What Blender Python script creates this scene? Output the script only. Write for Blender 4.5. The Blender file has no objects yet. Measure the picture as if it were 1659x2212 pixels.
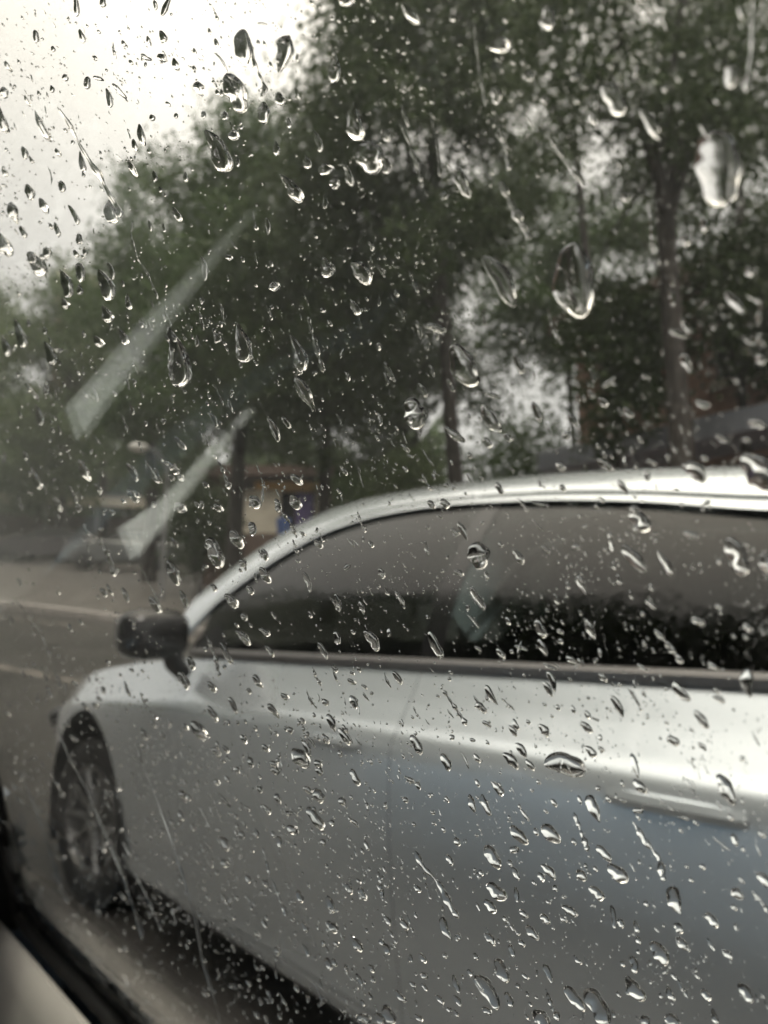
import bpy, math, random
import numpy as np
from mathutils import Vector

random.seed(7)
RNG = np.random.default_rng(11)
SC = bpy.context.scene
COL = SC.collection
R = math.radians

# ------------------------------------------------------------------ camera, world, sun, exposure
EYE = np.array([0.0, 0.0, 1.10])
PITCH, YAW = R(9.02), R(40.31)
FPX, PCX, PCY = 1600.0, 829.5, 1106.0          # focal length and centre of a 1659 x 2212 frame
cam_data = bpy.data.cameras.new('camera')
cam = bpy.data.objects.new('camera', cam_data)
COL.objects.link(cam)
SC.camera = cam
cam.location = EYE
cam.rotation_euler = (R(90) + PITCH, 0, -YAW)
cam_data.sensor_fit = 'VERTICAL'
cam_data.sensor_height = 24.0
cam_data.lens = 24.0 * FPX / 2212.0
cam_data.clip_start = 0.01
cam_data.clip_end = 2000
cam_data.dof.use_dof = True
cam_data.dof.focus_distance = 0.20
cam_data.dof.aperture_fstop = cam_data.lens / 1.95
cam_data.dof.aperture_blades = 0

SUN_EL, SUN_AZ = R(52), R(200)
world = bpy.data.worlds.new('World')
SC.world = world
world.use_nodes = True
nt = world.node_tree
for n in list(nt.nodes):
    nt.nodes.remove(n)


def N(t, typ, **kw):
    n = t.nodes.new(typ)
    for k, v in kw.items():
        setattr(n, k, v)
    return n


sky = N(nt, 'ShaderNodeTexSky', sky_type='NISHITA', sun_disc=False)
sky.sun_elevation, sky.sun_rotation = SUN_EL, SUN_AZ
sky.dust_density, sky.air_density = 6.0, 1.5
tc = N(nt, 'ShaderNodeTexCoord')
sep = N(nt, 'ShaderNodeSeparateXYZ')
nt.links.new(tc.outputs['Generated'], sep.inputs[0])
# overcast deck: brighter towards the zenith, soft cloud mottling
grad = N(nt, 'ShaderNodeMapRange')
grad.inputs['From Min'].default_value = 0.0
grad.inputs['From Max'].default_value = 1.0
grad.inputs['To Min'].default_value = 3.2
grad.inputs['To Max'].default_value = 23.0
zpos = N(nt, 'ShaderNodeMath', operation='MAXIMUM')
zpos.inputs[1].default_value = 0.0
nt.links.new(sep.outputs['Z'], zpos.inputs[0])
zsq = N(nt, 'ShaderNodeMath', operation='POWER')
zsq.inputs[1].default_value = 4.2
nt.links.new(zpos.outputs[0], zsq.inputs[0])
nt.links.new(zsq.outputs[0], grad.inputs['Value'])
cl = N(nt, 'ShaderNodeTexNoise')
cl.inputs['Scale'].default_value = 1.7
cl.inputs['Detail'].default_value = 5
nt.links.new(tc.outputs['Generated'], cl.inputs['Vector'])
clr = N(nt, 'ShaderNodeMapRange')
clr.inputs['From Min'].default_value = 0.3
clr.inputs['From Max'].default_value = 0.7
clr.inputs['To Min'].default_value = 0.84
clr.inputs['To Max'].default_value = 1.18
nt.links.new(cl.outputs['Fac'], clr.inputs['Value'])
mul = N(nt, 'ShaderNodeMath', operation='MULTIPLY')
nt.links.new(grad.outputs[0], mul.inputs[0])
nt.links.new(clr.outputs[0], mul.inputs[1])
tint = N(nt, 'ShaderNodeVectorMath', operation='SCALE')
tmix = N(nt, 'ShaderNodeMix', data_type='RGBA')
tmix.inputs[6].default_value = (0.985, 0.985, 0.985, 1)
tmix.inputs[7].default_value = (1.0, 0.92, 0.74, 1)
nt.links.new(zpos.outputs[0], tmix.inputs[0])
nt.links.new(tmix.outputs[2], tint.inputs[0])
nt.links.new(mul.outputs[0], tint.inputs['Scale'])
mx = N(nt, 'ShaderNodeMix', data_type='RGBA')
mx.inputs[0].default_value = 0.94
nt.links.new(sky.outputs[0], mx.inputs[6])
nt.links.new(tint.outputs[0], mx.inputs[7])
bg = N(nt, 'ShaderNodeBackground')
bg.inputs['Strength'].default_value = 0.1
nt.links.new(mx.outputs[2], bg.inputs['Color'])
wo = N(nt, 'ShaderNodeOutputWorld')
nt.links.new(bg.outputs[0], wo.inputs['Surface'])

sun_d = bpy.data.lights.new('sun', 'SUN')
sun_d.energy, sun_d.angle, sun_d.color = 0.7, R(25), (1.0, 0.96, 0.9)
sun = bpy.data.objects.new('sun', sun_d)
COL.objects.link(sun)
sun.rotation_euler = (R(90) - SUN_EL, 0, math.pi - SUN_AZ)

SC.view_settings.view_transform = 'Standard'
SC.view_settings.look = 'None'
SC.view_settings.exposure = 1.35
SC.view_settings.gamma = 1.0
SC.view_settings.use_curve_mapping = False
SC.render.engine = 'CYCLES'
SC.cycles.use_adaptive_sampling = True
SC.cycles.adaptive_threshold = 0.03
SC.cycles.max_bounces = 10
SC.cycles.transparent_max_bounces = 16
SC.cycles.transmission_bounces = 8
SC.cycles.glossy_bounces = 5
SC.cycles.diffuse_bounces = 2
SC.cycles.caustics_reflective = False
SC.cycles.caustics_refractive = True
SC.cycles.use_denoising = True

# ------------------------------------------------------------------ geometry of view (to set things out)
cp, sp, cyw, syw = math.cos(PITCH), math.sin(PITCH), math.cos(YAW), math.sin(YAW)
V_R = np.array([cyw, -syw, 0.0])
V_F = np.array([syw * cp, cyw * cp, sp])
V_U = np.array([-syw * sp, -cyw * sp, cp])


def ray(x, y):
    x = np.asarray(x, float)[..., None]
    y = np.asarray(y, float)[..., None]
    return V_F + V_R * (x - PCX) / FPX - V_U * (y - PCY) / FPX


def at(x, y, depth):
    return EYE + ray(x, y) * depth


def ground_z(x, y):
    s = 0.45 * np.asarray(x, float) + 0.89 * np.asarray(y, float) - 5.2
    s = np.clip(s, 0, 75)
    return 0.14 * np.where(s < 2, s * s / 4, s - 1)


# ------------------------------------------------------------------ mesh helpers
def mesh_obj(name, verts, faces, mat=None, parent=None, smooth=True):
    me = bpy.data.meshes.new(name)
    me.from_pydata([tuple(map(float, v)) for v in verts], [], [tuple(map(int, f)) for f in faces])
    if smooth:
        me.polygons.foreach_set('use_smooth', np.ones(len(me.polygons), bool))
    me.update()
    o = bpy.data.objects.new(name, me)
    COL.objects.link(o)
    if mat:
        me.materials.append(mat)
    if parent:
        o.parent = parent
    return o


def fast_mesh(name, verts, quads, mat=None, parent=None, smooth=False):
    me = bpy.data.meshes.new(name)
    verts = np.asarray(verts, np.float32)
    quads = np.asarray(quads, np.int32)
    nq = len(quads)
    me.vertices.add(len(verts))
    me.vertices.foreach_set('co', verts.ravel())
    me.loops.add(nq * 4)
    me.loops.foreach_set('vertex_index', quads.ravel())
    me.polygons.add(nq)
    me.polygons.foreach_set('loop_start', np.arange(0, nq * 4, 4, dtype=np.int32))
    me.polygons.foreach_set('loop_total', np.full(nq, 4, np.int32))
    if smooth:
        me.polygons.foreach_set('use_smooth', np.ones(nq, bool))
    me.update(calc_edges=True)
    me.validate()
    o = bpy.data.objects.new(name, me)
    COL.objects.link(o)
    if mat:
        me.materials.append(mat)
    if parent:
        o.parent = parent
    return o


class MB:
    def __init__(s):
        s.v, s.f = [], []

    def grid(s, P, flip=False):
        P = np.asarray(P)
        m, n = P.shape[:2]
        b = len(s.v)
        s.v += [tuple(p) for p in P.reshape(-1, 3)]
        for i in range(m - 1):
            for j in range(n - 1):
                q = (b + i * n + j, b + (i + 1) * n + j, b + (i + 1) * n + j + 1, b + i * n + j + 1)
                s.f.append(q[::-1] if flip else q)
        return s

    def poly(s, pts):
        b = len(s.v)
        s.v += [tuple(p) for p in pts]
        s.f.append(tuple(range(b, b + len(pts))))
        return s

    def box(s, c, h, rz=0.0, taper=1.0):
        b = len(s.v)
        ca, sa = math.cos(rz), math.sin(rz)
        for dz in (-1, 1):
            t = taper if dz > 0 else 1.0
            for dx, dy in ((-1, -1), (1, -1), (1, 1), (-1, 1)):
                x, y = dx * h[0] * t, dy * h[1] * t
                s.v.append((c[0] + x * ca - y * sa, c[1] + x * sa + y * ca, c[2] + dz * h[2]))
        for q in ((3, 2, 1, 0), (4, 5, 6, 7), (0, 1, 5, 4), (1, 2, 6, 5), (2, 3, 7, 6), (3, 0, 4, 7)):
            s.f.append(tuple(b + i for i in q))
        return s

    def tube(s, pts, rad, n=8, cap=True):
        pts = [np.asarray(p, float) for p in pts]
        rad = [rad] * len(pts) if np.isscalar(rad) else rad
        b = len(s.v)
        up = np.array([0, 0, 1.0])
        for i, p in enumerate(pts):
            d = pts[min(i + 1, len(pts) - 1)] - pts[max(i - 1, 0)]
            d = d / (np.linalg.norm(d) + 1e-9)
            a = np.cross(d, up if abs(d[2]) < .9 else np.array([1.0, 0, 0]))
            a /= np.linalg.norm(a) + 1e-9
            c = np.cross(d, a)
            for j in range(n):
                t = 2 * math.pi * j / n
                s.v.append(tuple(p + rad[i] * (a * math.cos(t) + c * math.sin(t))))
        for i in range(len(pts) - 1):
            for j in range(n):
                s.f.append((b + i * n + j, b + i * n + (j + 1) % n, b + (i + 1) * n + (j + 1) % n, b + (i + 1) * n + j))
        if cap:
            s.f.append(tuple(b + j for j in range(n))[::-1])
            s.f.append(tuple(b + (len(pts) - 1) * n + j for j in range(n)))
        return s

    def lathe(s, prof, n=32, axis='x', c=(0, 0, 0)):
        b = len(s.v)
        for (a, r) in prof:
            for j in range(n):
                t = 2 * math.pi * j / n
                p = (a, r * math.cos(t), r * math.sin(t)) if axis == 'x' else (r * math.cos(t), r * math.sin(t), a)
                s.v.append((c[0] + p[0], c[1] + p[1], c[2] + p[2]))
        for i in range(len(prof) - 1):
            for j in range(n):
                s.f.append((b + i * n + j, b + (i + 1) * n + j, b + (i + 1) * n + (j + 1) % n, b + i * n + (j + 1) % n))
        return s

    def ell(s, c, h, m=10, n=16, p=1.0):
        P = np.zeros((m + 1, n + 1, 3))
        for i in range(m + 1):
            a = math.pi * i / m
            for j in range(n + 1):
                t = 2 * math.pi * j / n
                q = np.array([math.sin(a) * math.cos(t), math.sin(a) * math.sin(t), math.cos(a)])
                q = np.sign(q) * np.abs(q) ** p
                P[i, j] = np.asarray(c) + q * np.asarray(h)
        return s.grid(P)

    def build(s, name, mat, parent=None, smooth=True, bevel=0.0):
        o = mesh_obj(name, s.v, s.f, mat, parent, smooth)
        if bevel:
            m = o.modifiers.new('bevel', 'BEVEL')
            m.width, m.segments, m.limit_method = bevel, 3, 'ANGLE'
        if smooth:
            o.data.set_sharp_from_angle(angle=R(38))
        return o


def empty(name, loc=(0, 0, 0), rz=0.0):
    o = bpy.data.objects.new(name, None)
    COL.objects.link(o)
    o.location, o.rotation_euler = loc, (0, 0, rz)
    return o


def tag(o, label=None, cat=None, group=None, kind=None):
    for k, v in (('label', label), ('category', cat), ('group', group), ('kind', kind)):
        if v:
            o[k] = v
    return o


# ------------------------------------------------------------------ materials
def pmat(name, col, rough=0.5, metal=0.0, spec=0.5, coat=0.0, noise=None, bump=None, ior=None):
    m = bpy.data.materials.new(name)
    m.use_nodes = True
    t = m.node_tree
    b = t.nodes['Principled BSDF']
    b.inputs['Base Color'].default_value = (*col, 1)
    b.inputs['Roughness'].default_value = rough
    b.inputs['Metallic'].default_value = metal
    b.inputs['Specular IOR Level'].default_value = spec
    b.inputs['Coat Weight'].default_value = coat
    b.inputs['Coat Roughness'].default_value = 0.03
    if ior:
        b.inputs['IOR'].default_value = ior
    co = N(t, 'ShaderNodeTexCoord')
    if noise:
        col2, scale, lo, hi = noise
        nz = N(t, 'ShaderNodeTexNoise')
        nz.inputs['Scale'].default_value = scale
        nz.inputs['Detail'].default_value = 6
        t.links.new(co.outputs['Object'], nz.inputs['Vector'])
        mr = N(t, 'ShaderNodeMapRange')
        mr.inputs['From Min'].default_value, mr.inputs['From Max'].default_value = lo, hi
        t.links.new(nz.outputs['Fac'], mr.inputs['Value'])
        mxn = N(t, 'ShaderNodeMix', data_type='RGBA')
        mxn.inputs[6].default_value, mxn.inputs[7].default_value = (*col, 1), (*col2, 1)
        t.links.new(mr.outputs[0], mxn.inputs[0])
        t.links.new(mxn.outputs[2], b.inputs['Base Color'])
    if bump:
        scale, strength, dist = bump
        nb = N(t, 'ShaderNodeTexNoise')
        nb.inputs['Scale'].default_value = scale
        nb.inputs['Detail'].default_value = 4
        t.links.new(co.outputs['Object'], nb.inputs['Vector'])
        bp = N(t, 'ShaderNodeBump')
        bp.inputs['Strength'].default_value, bp.inputs['Distance'].default_value = strength, dist
        t.links.new(nb.outputs['Fac'], bp.inputs['Height'])
        t.links.new(bp.outputs[0], b.inputs['Normal'])
    return m


def sheet_glass(name, tint_col, ior=1.5):
    """flat pane: lets light through straight, mirrors by Fresnel"""
    m = bpy.data.materials.new(name)
    m.use_nodes = True
    t = m.node_tree
    t.nodes.clear()
    out = N(t, 'ShaderNodeOutputMaterial')
    tr = N(t, 'ShaderNodeBsdfTransparent')
    tr.inputs[0].default_value = (*tint_col, 1)
    gl = N(t, 'ShaderNodeBsdfGlossy')
    gl.inputs['Roughness'].default_value = 0.0
    fr = N(t, 'ShaderNodeFresnel')
    fr.inputs['IOR'].default_value = ior
    # a face seen from the back is still an air-to-glass boundary for this shader
    geo = N(t, 'ShaderNodeNewGeometry')
    inv = N(t, 'ShaderNodeMath', operation='DIVIDE')
    inv.inputs[0].default_value = 1.0
    inv.inputs[1].default_value = ior
    sel = N(t, 'ShaderNodeMix', data_type='FLOAT')
    sel.inputs[2].default_value = ior
    t.links.new(geo.outputs['Backfacing'], sel.inputs[0])
    t.links.new(inv.outputs[0], sel.inputs[3])
    t.links.new(sel.outputs[0], fr.inputs['IOR'])
    mxs = N(t, 'ShaderNodeMixShader')
    t.links.new(fr.outputs[0], mxs.inputs[0])
    t.links.new(tr.outputs[0], mxs.inputs[1])
    t.links.new(gl.outputs[0], mxs.inputs[2])
    t.links.new(mxs.outputs[0], out.inputs[0])
    return m


def leaf_mat(name, col, col2):
    m = bpy.data.materials.new(name)
    m.use_nodes = True
    t = m.node_tree
    b = t.nodes['Principled BSDF']
    b.inputs['Roughness'].default_value = 0.55
    b.inputs['Specular IOR Level'].default_value = 0.12
    geo = N(t, 'ShaderNodeNewGeometry')
    mxn = N(t, 'ShaderNodeMix', data_type='RGBA')
    mxn.inputs[6].default_value, mxn.inputs[7].default_value = (*col, 1), (*col2, 1)
    t.links.new(geo.outputs['Random Per Island'], mxn.inputs[0])
    t.links.new(mxn.outputs[2], b.inputs['Base Color'])
    tl = N(t, 'ShaderNodeBsdfTranslucent')
    t.links.new(mxn.outputs[2], tl.inputs[0])
    ms = N(t, 'ShaderNodeMixShader')
    ms.inputs[0].default_value = 0.3
    t.links.new(b.outputs[0], ms.inputs[1])
    t.links.new(tl.outputs[0], ms.inputs[2])
    t.links.new(ms.outputs[0], t.nodes['Material Output'].inputs[0])
    return m


def water_mat():
    m = bpy.data.materials.new('rain_water')
    m.use_nodes = True
    t = m.node_tree
    t.nodes.clear()
    out = N(t, 'ShaderNodeOutputMaterial')
    g = N(t, 'ShaderNodeBsdfGlass')
    g.inputs['IOR'].default_value = 1.333
    g.inputs['Roughness'].default_value = 0.0
    t.links.new(g.outputs[0], out.inputs[0])
    return m


M = dict(
    asphalt=pmat('wet_asphalt', (.078, .075, .072), .32, noise=((.055, .053, .051), 1.3, .4, .62), bump=(90, .35, .004)),
    pave=pmat('wet_paving', (.17, .158, .148), .4, noise=((.11, .102, .095), 2.0, .35, .65), bump=(60, .3, .004)),
    kerb=pmat('kerb_stone', (.33, .31, .29), .5, noise=((.22, .2, .19), 5, .35, .65)),
    line=pmat('road_paint', (.3, .27, .24), .5, noise=((.08, .075, .07), 4, .42, .6)),
    silver=pmat('silver_paint', (.655, .705, .75), .26, metal=.68, coat=1.0),
    gap=pmat('panel_gap', (.01, .01, .01), .8),
    blackp=pmat('black_gloss_trim', (.012, .012, .013), .12),
    moulding=pmat('belt_moulding', (.17, .165, .165), .35, metal=.5),
    rubber=pmat('black_rubber', (.012, .012, .012), .6, bump=(300, .2, .001)),
    wetseal=pmat('wet_outer_seal', (.05, .048, .045), .22, spec=.8, noise=((.16, .15, .14), 120, .5, .62), bump=(260, 1.0, .004)),
    tyre=pmat('tyre_rubber', (.018, .018, .018), .75),
    rim=pmat('alloy_rim', (.26, .26, .26), .35, metal=.9),
    chrome=pmat('brushed_metal', (.74, .78, .84), .42, metal=1.0),
    darkglass=sheet_glass('tinted_car_glass', (.13, .15, .14), 1.54),
    pane=sheet_glass('side_window_glass', (.982, .979, .974), 1.34),
    screen=sheet_glass('windscreen_glass', (.88, .92, .90), 1.5),
    cabin=pmat('dark_cabin_plastic', (.025, .025, .026), .7, bump=(400, .15, .0006)),
    seatfab=pmat('dark_seat_fabric', (.03, .03, .032), .85),
    panel=pmat('light_grey_door_plastic', (.52, .50, .475), .6, noise=((.48, .46, .435), 20, .3, .7), bump=(500, .2, .0006)),
    liner=pmat('grey_roof_lining', (.16, .155, .15), .9),
    darkpaint=pmat('blue_grey_paint', (.34, .47, .63), .3, metal=.2, coat=1.0),
    bark=pmat('wet_bark', (.045, .037, .03), .75, noise=((.022, .018, .015), 9, .35, .65), bump=(30, .5, .02)),
    leaf=leaf_mat('leaf_mid', (.046, .082, .026), (.092, .132, .050)),
    leafd=leaf_mat('leaf_dark', (.038, .060, .024), (.078, .104, .046)),
    leafl=leaf_mat('leaf_light', (.09, .13, .055), (.15, .19, .09)),
    water=water_mat(),
    cream=pmat('cream_render', (.62, .57, .46), .8, noise=((.52, .47, .38), 3, .35, .65)),
    brownwall=pmat('brown_wall', (.13, .09, .07), .8, noise=((.09, .062, .05), 4, .35, .65)),
    brick=pmat('pinkish_brick', (.34, .21, .16), .85, noise=((.26, .16, .12), 6, .35, .65)),
    orange=pmat('orange_beam', (.6, .36, .13), .6),
    purple=pmat('purple_sign', (.13, .10, .24), .5),
    blue=pmat('blue_plastic', (.12, .2, .5), .5),
    canopy=pmat('grey_canopy', (.24, .25, .28), .5, metal=.3),
    red=pmat('dark_red_shutter', (.22, .035, .03), .5),
    greyv=pmat('grey_car_paint', (.3, .31, .32), .25, metal=.6, coat=1),
    plum=pmat('dark_car_paint', (.06, .05, .055), .25, metal=.3, coat=1),
    white=pmat('white_paint', (.75, .74, .72), .4),
    steel=pmat('galvanised_steel', (.3, .3, .3), .5, metal=.7),
    darkin=pmat('dark_opening', (.02, .02, .02), .8),
    lampwhite=pmat('lamp_cover', (.8, .79, .76), .35),
    terracotta=pmat('terracotta_render', (.42, .26, .17), .8, noise=((.36, .21, .14), 2, .4, .6)),
)

# ------------------------------------------------------------------ ground, road, pavement, kerb
gx = np.concatenate([np.linspace(-260, -20, 25), np.linspace(-16, 30, 58), np.linspace(36, 300, 25)])
gy = np.concatenate([np.linspace(-260, -14, 22), np.linspace(-10, 50, 76), np.linspace(56, 400, 35)])
GX, GY = np.meshgrid(gx, gy, indexing='ij')
road = MB().grid(np.stack([GX, GY, ground_z(GX, GY)], -1)).build('road', M['asphalt'])
tag(road, 'wet grey asphalt road rising away from the cars', kind='structure')

kerb_line = [(6.2, -40), (6.2, -10), (6.2, 2), (6.2, 8), (6.1, 11), (5.6, 13.4), (4.9, 15.4), (4.0, 17.6), (2.6, 21), (0.6, 26), (-2.5, 33), (-8, 46), (-16, 64), (-30, 95)]
kl = []
for a, b in zip(kerb_line[:-1], kerb_line[1:]):
    a, b = np.array(a, float), np.array(b, float)
    for t in np.linspace(0, 1, 9)[:-1]:
        kl.append(a + (b - a) * t)
kl = np.array(kl)
wide = np.concatenate([[0.22], np.linspace(.8, 12, 12), np.linspace(16, 170, 12)])
PV = np.zeros((len(kl), len(wide), 3))
for i, p in enumerate(kl):
    for j, w in enumerate(wide):
        x, y = p[0] + w * .96, p[1] + w * .28
        PV[i, j] = (x, y, ground_z(x, y) + .125)
pav = MB().grid(PV).build('pavement', M['pave'])
tag(pav, 'wet brownish pavement under the street trees', kind='structure')
for row, (w0, w1, nm, cz) in enumerate([(0, .22, 'kerb', .13)]):
    P = np.zeros((len(kl), 4, 3))
    for i, p in enumerate(kl):
        z0 = ground_z(p[0], p[1])
        P[i, 0] = (p[0], p[1], z0 - .05)
        P[i, 1] = (p[0], p[1], z0 + cz - .015)
        P[i, 2] = (p[0] + .02, p[1], z0 + cz)
        P[i, 3] = (p[0] + .24, p[1] + .07, ground_z(p[0] + .24, p[1] + .07) + cz)
    kb = MB().grid(P).build('kerb', M['kerb'])
    tag(kb, 'pale stone kerb along the pavement', kind='structure')


def road_line(pts, w, z=.006):
    P = []
    for (x, y) in pts:
        P.append([(x - w, y, ground_z(x - w, y) + z), (x + w, y, ground_z(x + w, y) + z)])
    o = MB().grid(np.array(P)).build('lane_line', M['line'])
    tag(o, 'worn white lane line on the wet road', kind='structure')
    return o


road_line([(3.55 - .38 * (y - 8.0), y) for y in np.linspace(6.5, 30, 40)], .075)
road_line([(5.7 - (0 if y < 11 else .47 * (y - 11.5)), y) for y in np.linspace(-20, 32, 60)], .06)

# ------------------------------------------------------------------ trees
def tree(name, label, px, depth, top, bot, hw, dens=1.0, mat='leaf', leaf=.10, lean=0.0, base=None, cx=None, trunk_r=.12, group='street trees in the row along the pavement', gaps=0.0, seed=0, limbs=7):
    rng = np.random.default_rng(100 + seed)
    b = at(px, 1360 if base is None else base, depth)
    gz = float(ground_z(b[0], b[1])) + .10
    b = np.array([b[0], b[1], gz])
    c = at(px if cx is None else cx, (top + bot) / 2, depth)
    rz_ = (bot - top) / 2 / FPX * depth
    rr = hw / FPX * depth
    root = empty(name, b)
    tag(root, label, 'tree', group)
    # lobes through the crown
    nl = 38
    L = []
    while len(L) < nl:
        q = rng.uniform(-1, 1, 3)
        if np.linalg.norm(q) < 1 and (q[2] > -.9):
            wz = math.sqrt(max(.05, 1 - max(q[2], 0) ** 1.5 * .75))
            L.append((c + np.array([q[0] * rr * wz, q[1] * rr * wz, q[2] * rz_]) * .82, rr * rng.uniform(.28, .46)))
    # trunk and limbs
    mb = MB()
    fork = np.array([c[0] * .35 + b[0] * .65, c[1] * .35 + b[1] * .65, max(c[2] - rz_ * .55, gz + 1.3)])
    tr = [b - np.array([0, 0, .2])]
    for t in np.linspace(.15, 1, 6):
        tr.append(b + (fork - b) * t + np.array([math.sin(t * 5 + seed) * .05, math.cos(t * 4 + seed) * .04, 0]))
    mb.tube(tr - b, [trunk_r * 1.25] + list(np.linspace(trunk_r * 1.05, trunk_r * .72, 6)), 10)
    for k in range(limbs):
        e = L[k][0]
        m1 = fork + (e - fork) * .45 + np.array([0, 0, rz_ * .12]) + rng.normal(0, .1, 3)
        P = [fork - (fork - b) * .06, fork + (m1 - fork) * .5, m1, (m1 + e) / 2 + rng.normal(0, .12, 3), e]
        r0 = trunk_r * rng.uniform(.4, .62)
        mb.tube([p - b for p in P], [r0, r0 * .8, r0 * .6, r0 * .4, r0 * .18], 6)
        for q in range(3):
            s = m1 + (e - m1) * rng.uniform(0, .8)
            e2 = s + rng.normal(0, rr * .28, 3) + np.array([0, 0, rr * .15])
            mb.tube([s - b, (s + e2) / 2 - b + rng.normal(0, .05, 3), e2 - b], [r0 * .32, r0 * .2, r0 * .08], 5)
    mb.build('trunk', M['bark'], root)
    # leaves: twig clusters on and in the lobes
    area = math.pi * rr * rz_
    nleaf = int(min(80000, dens * 5.6 * area / (leaf * leaf * .42)))
    ncl = max(40, nleaf // 34)
    li = rng.integers(0, nl, ncl)
    d = rng.normal(size=(ncl, 3))
    d /= np.linalg.norm(d, axis=1)[:, None]
    rad = np.array([l[1] for l in L])[li] * rng.uniform(.35, 1.08, ncl) ** .6
    cc = np.array([l[0] for l in L])[li] + d * rad[:, None] * np.array([1, 1, .8])
    if gaps:
        keep = np.sin(cc[:, 0] * 2.1 + seed) + np.sin(cc[:, 2] * 2.7 + 1.3 * seed) + np.sin(cc[:, 1] * 2.4) > gaps - 1.2
        cc = cc[keep]
        ncl = len(cc)
    per = max(8, nleaf // ncl)
    ctr = np.repeat(cc, per, 0) + rng.normal(0, 1, (ncl * per, 3)) * np.array([1, 1, .7]) * leaf * 1.9
    n = len(ctr)
    a = rng.normal(size=(n, 3)) + np.array([0, 0, -.5])
    a /= np.linalg.norm(a, axis=1)[:, None]
    t2 = rng.normal(size=(n, 3))
    w = np.cross(a, t2)
    w /= np.linalg.norm(w, axis=1)[:, None]
    sz = leaf * rng.uniform(.6, 1.3, n)[:, None]
    ctr = ctr - b
    V = np.stack([ctr - a * sz * .5, ctr + w * sz * .3, ctr + a * sz * .5, ctr - w * sz * .3], 1).reshape(-1, 3)
    Q = np.arange(n * 4).reshape(-1, 4)
    fast_mesh('crown', V, Q, M[mat], root)
    return root


tree('street_tree', 'tall thin-leaved tree with forked dark trunk in front of the shop', 1485, 8.6, -420, 600, 420, .55, 'leafd', .085, cx=1440, trunk_r=.15, gaps=.55, seed=1, limbs=12)
tree('street_tree', 'broad dark tree with slim straight trunk rising beside the silver roof', 1012, 12.0, -420, 960, 285, 1.15, 'leafd', .115, cx=875, trunk_r=.14, gaps=.05, seed=2)
tree('street_tree', 'dark crown reaching in from the top, above the sky gap', 1345, 13.0, -420, 400, 260, .9, 'leafd', .12, cx=1130, trunk_r=.08, gaps=.25, seed=21)
tree('street_tree', 'sparse tree with broken sky patches left of the forked trunk', 1275, 19.0, 240, 900, 240, 1.0, 'leaf', .14, cx=1170, trunk_r=.1, gaps=.5, seed=22)
tree('street_tree', 'sparse dark tree behind the forked trunk', 1500, 15.0, 200, 760, 200, .55, 'leafd', .13, trunk_r=.1, gaps=.6, seed=23)
tree('street_tree', 'dense dark tree left of the slim-trunked one', 705, 14.0, 20, 1090, 250, 1.1, 'leafd', .125, cx=690, trunk_r=.14, seed=3)
tree('street_tree', 'dense tree with thick dark trunk beside the cream house', 507, 16.0, 130, 1080, 215, 1.1, 'leaf', .13, trunk_r=.19, seed=4)
tree('street_tree', 'rounded mid-green tree left of the thick-trunked tree, behind the lamp', 318, 22.0, 290, 1130, 165, 1.1, 'leaf', .16, trunk_r=.2, seed=5)
tree('street_tree', 'smaller pale green tree near the left end of the row', 120, 30.0, 510, 1120, 125, 1.0, 'leafl', .2, trunk_r=.2, seed=6)
tree('street_tree', 'farthest pale tree at the left edge of the picture', -35, 38.0, 560, 1120, 120, 1.0, 'leafl', .24, trunk_r=.2, seed=7)
tree('street_tree', 'low leafy tree at the far right in front of the shop canopy', 1630, 9.8, 480, 840, 200, 1.3, 'leafd', .10, trunk_r=.08, seed=8, limbs=5)
tree('street_tree', 'small dark tree between the sky gap and the forked trunk', 1345, 10.0, 540, 1000, 130, 1.3, 'leafd', .11, trunk_r=.07, seed=9, limbs=5)
tree('street_tree', 'dark tree at the top right behind the forked one', 1640, 13.0, -350, 330, 240, .6, 'leafd', .11, trunk_r=.1, gaps=.5, seed=10)
tree('street_tree', 'tree filling the gap behind the row above the silver mirror', 420, 27.0, 330, 1190, 180, 1.0, 'leaf', .2, trunk_r=.2, seed=12)
tree('street_tree', 'pale tree between the two leftmost trees of the row', 215, 36.0, 470, 1150, 110, 1.0, 'leafl', .24, trunk_r=.2, seed=13)
tree('street_tree', 'bushy tree behind the slim straight trunk', 870, 21.0, 380, 1190, 190, 1.0, 'leafd', .17, trunk_r=.15, seed=14)
tree('street_tree', 'dark tree behind the cream house roof', 610, 29.0, 330, 1080, 170, 1.0, 'leafd', .2, trunk_r=.2, seed=15)


def far_wood(name, label, px0, px1, depth, top, bot, n, leaf, mat, seed):
    rng = np.random.default_rng(seed)
    px = rng.uniform(px0, px1, n)
    tops = top + 45 * np.sin(px * .021 + seed) + 30 * np.sin(px * .057)
    py = bot - (bot - tops) * rng.uniform(0, 1, n) ** .75
    ctr = at(px, py, depth) + V_F * rng.normal(0, 1.2, n)[:, None]
    a = rng.normal(size=(n, 3))
    a /= np.linalg.norm(a, axis=1)[:, None]
    w = np.cross(a, rng.normal(size=(n, 3)))
    w /= np.linalg.norm(w, axis=1)[:, None]
    lf = (leaf * rng.uniform(.6, 1.2, n))[:, None]
    o = fast_mesh(name, np.stack([ctr - a * lf * .5, ctr + w * lf * .35, ctr + a * lf * .5, ctr - w * lf * .35], 1).reshape(-1, 3), np.arange(n * 4).reshape(-1, 4), M[mat])
    tag(o, label, 'thicket', kind='stuff')


far_wood('far_thicket', 'dark green thicket closing the view under the left trees', -120, 960, 44.0, 960, 1230, 26000, .5, 'leaf', 4)


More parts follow.
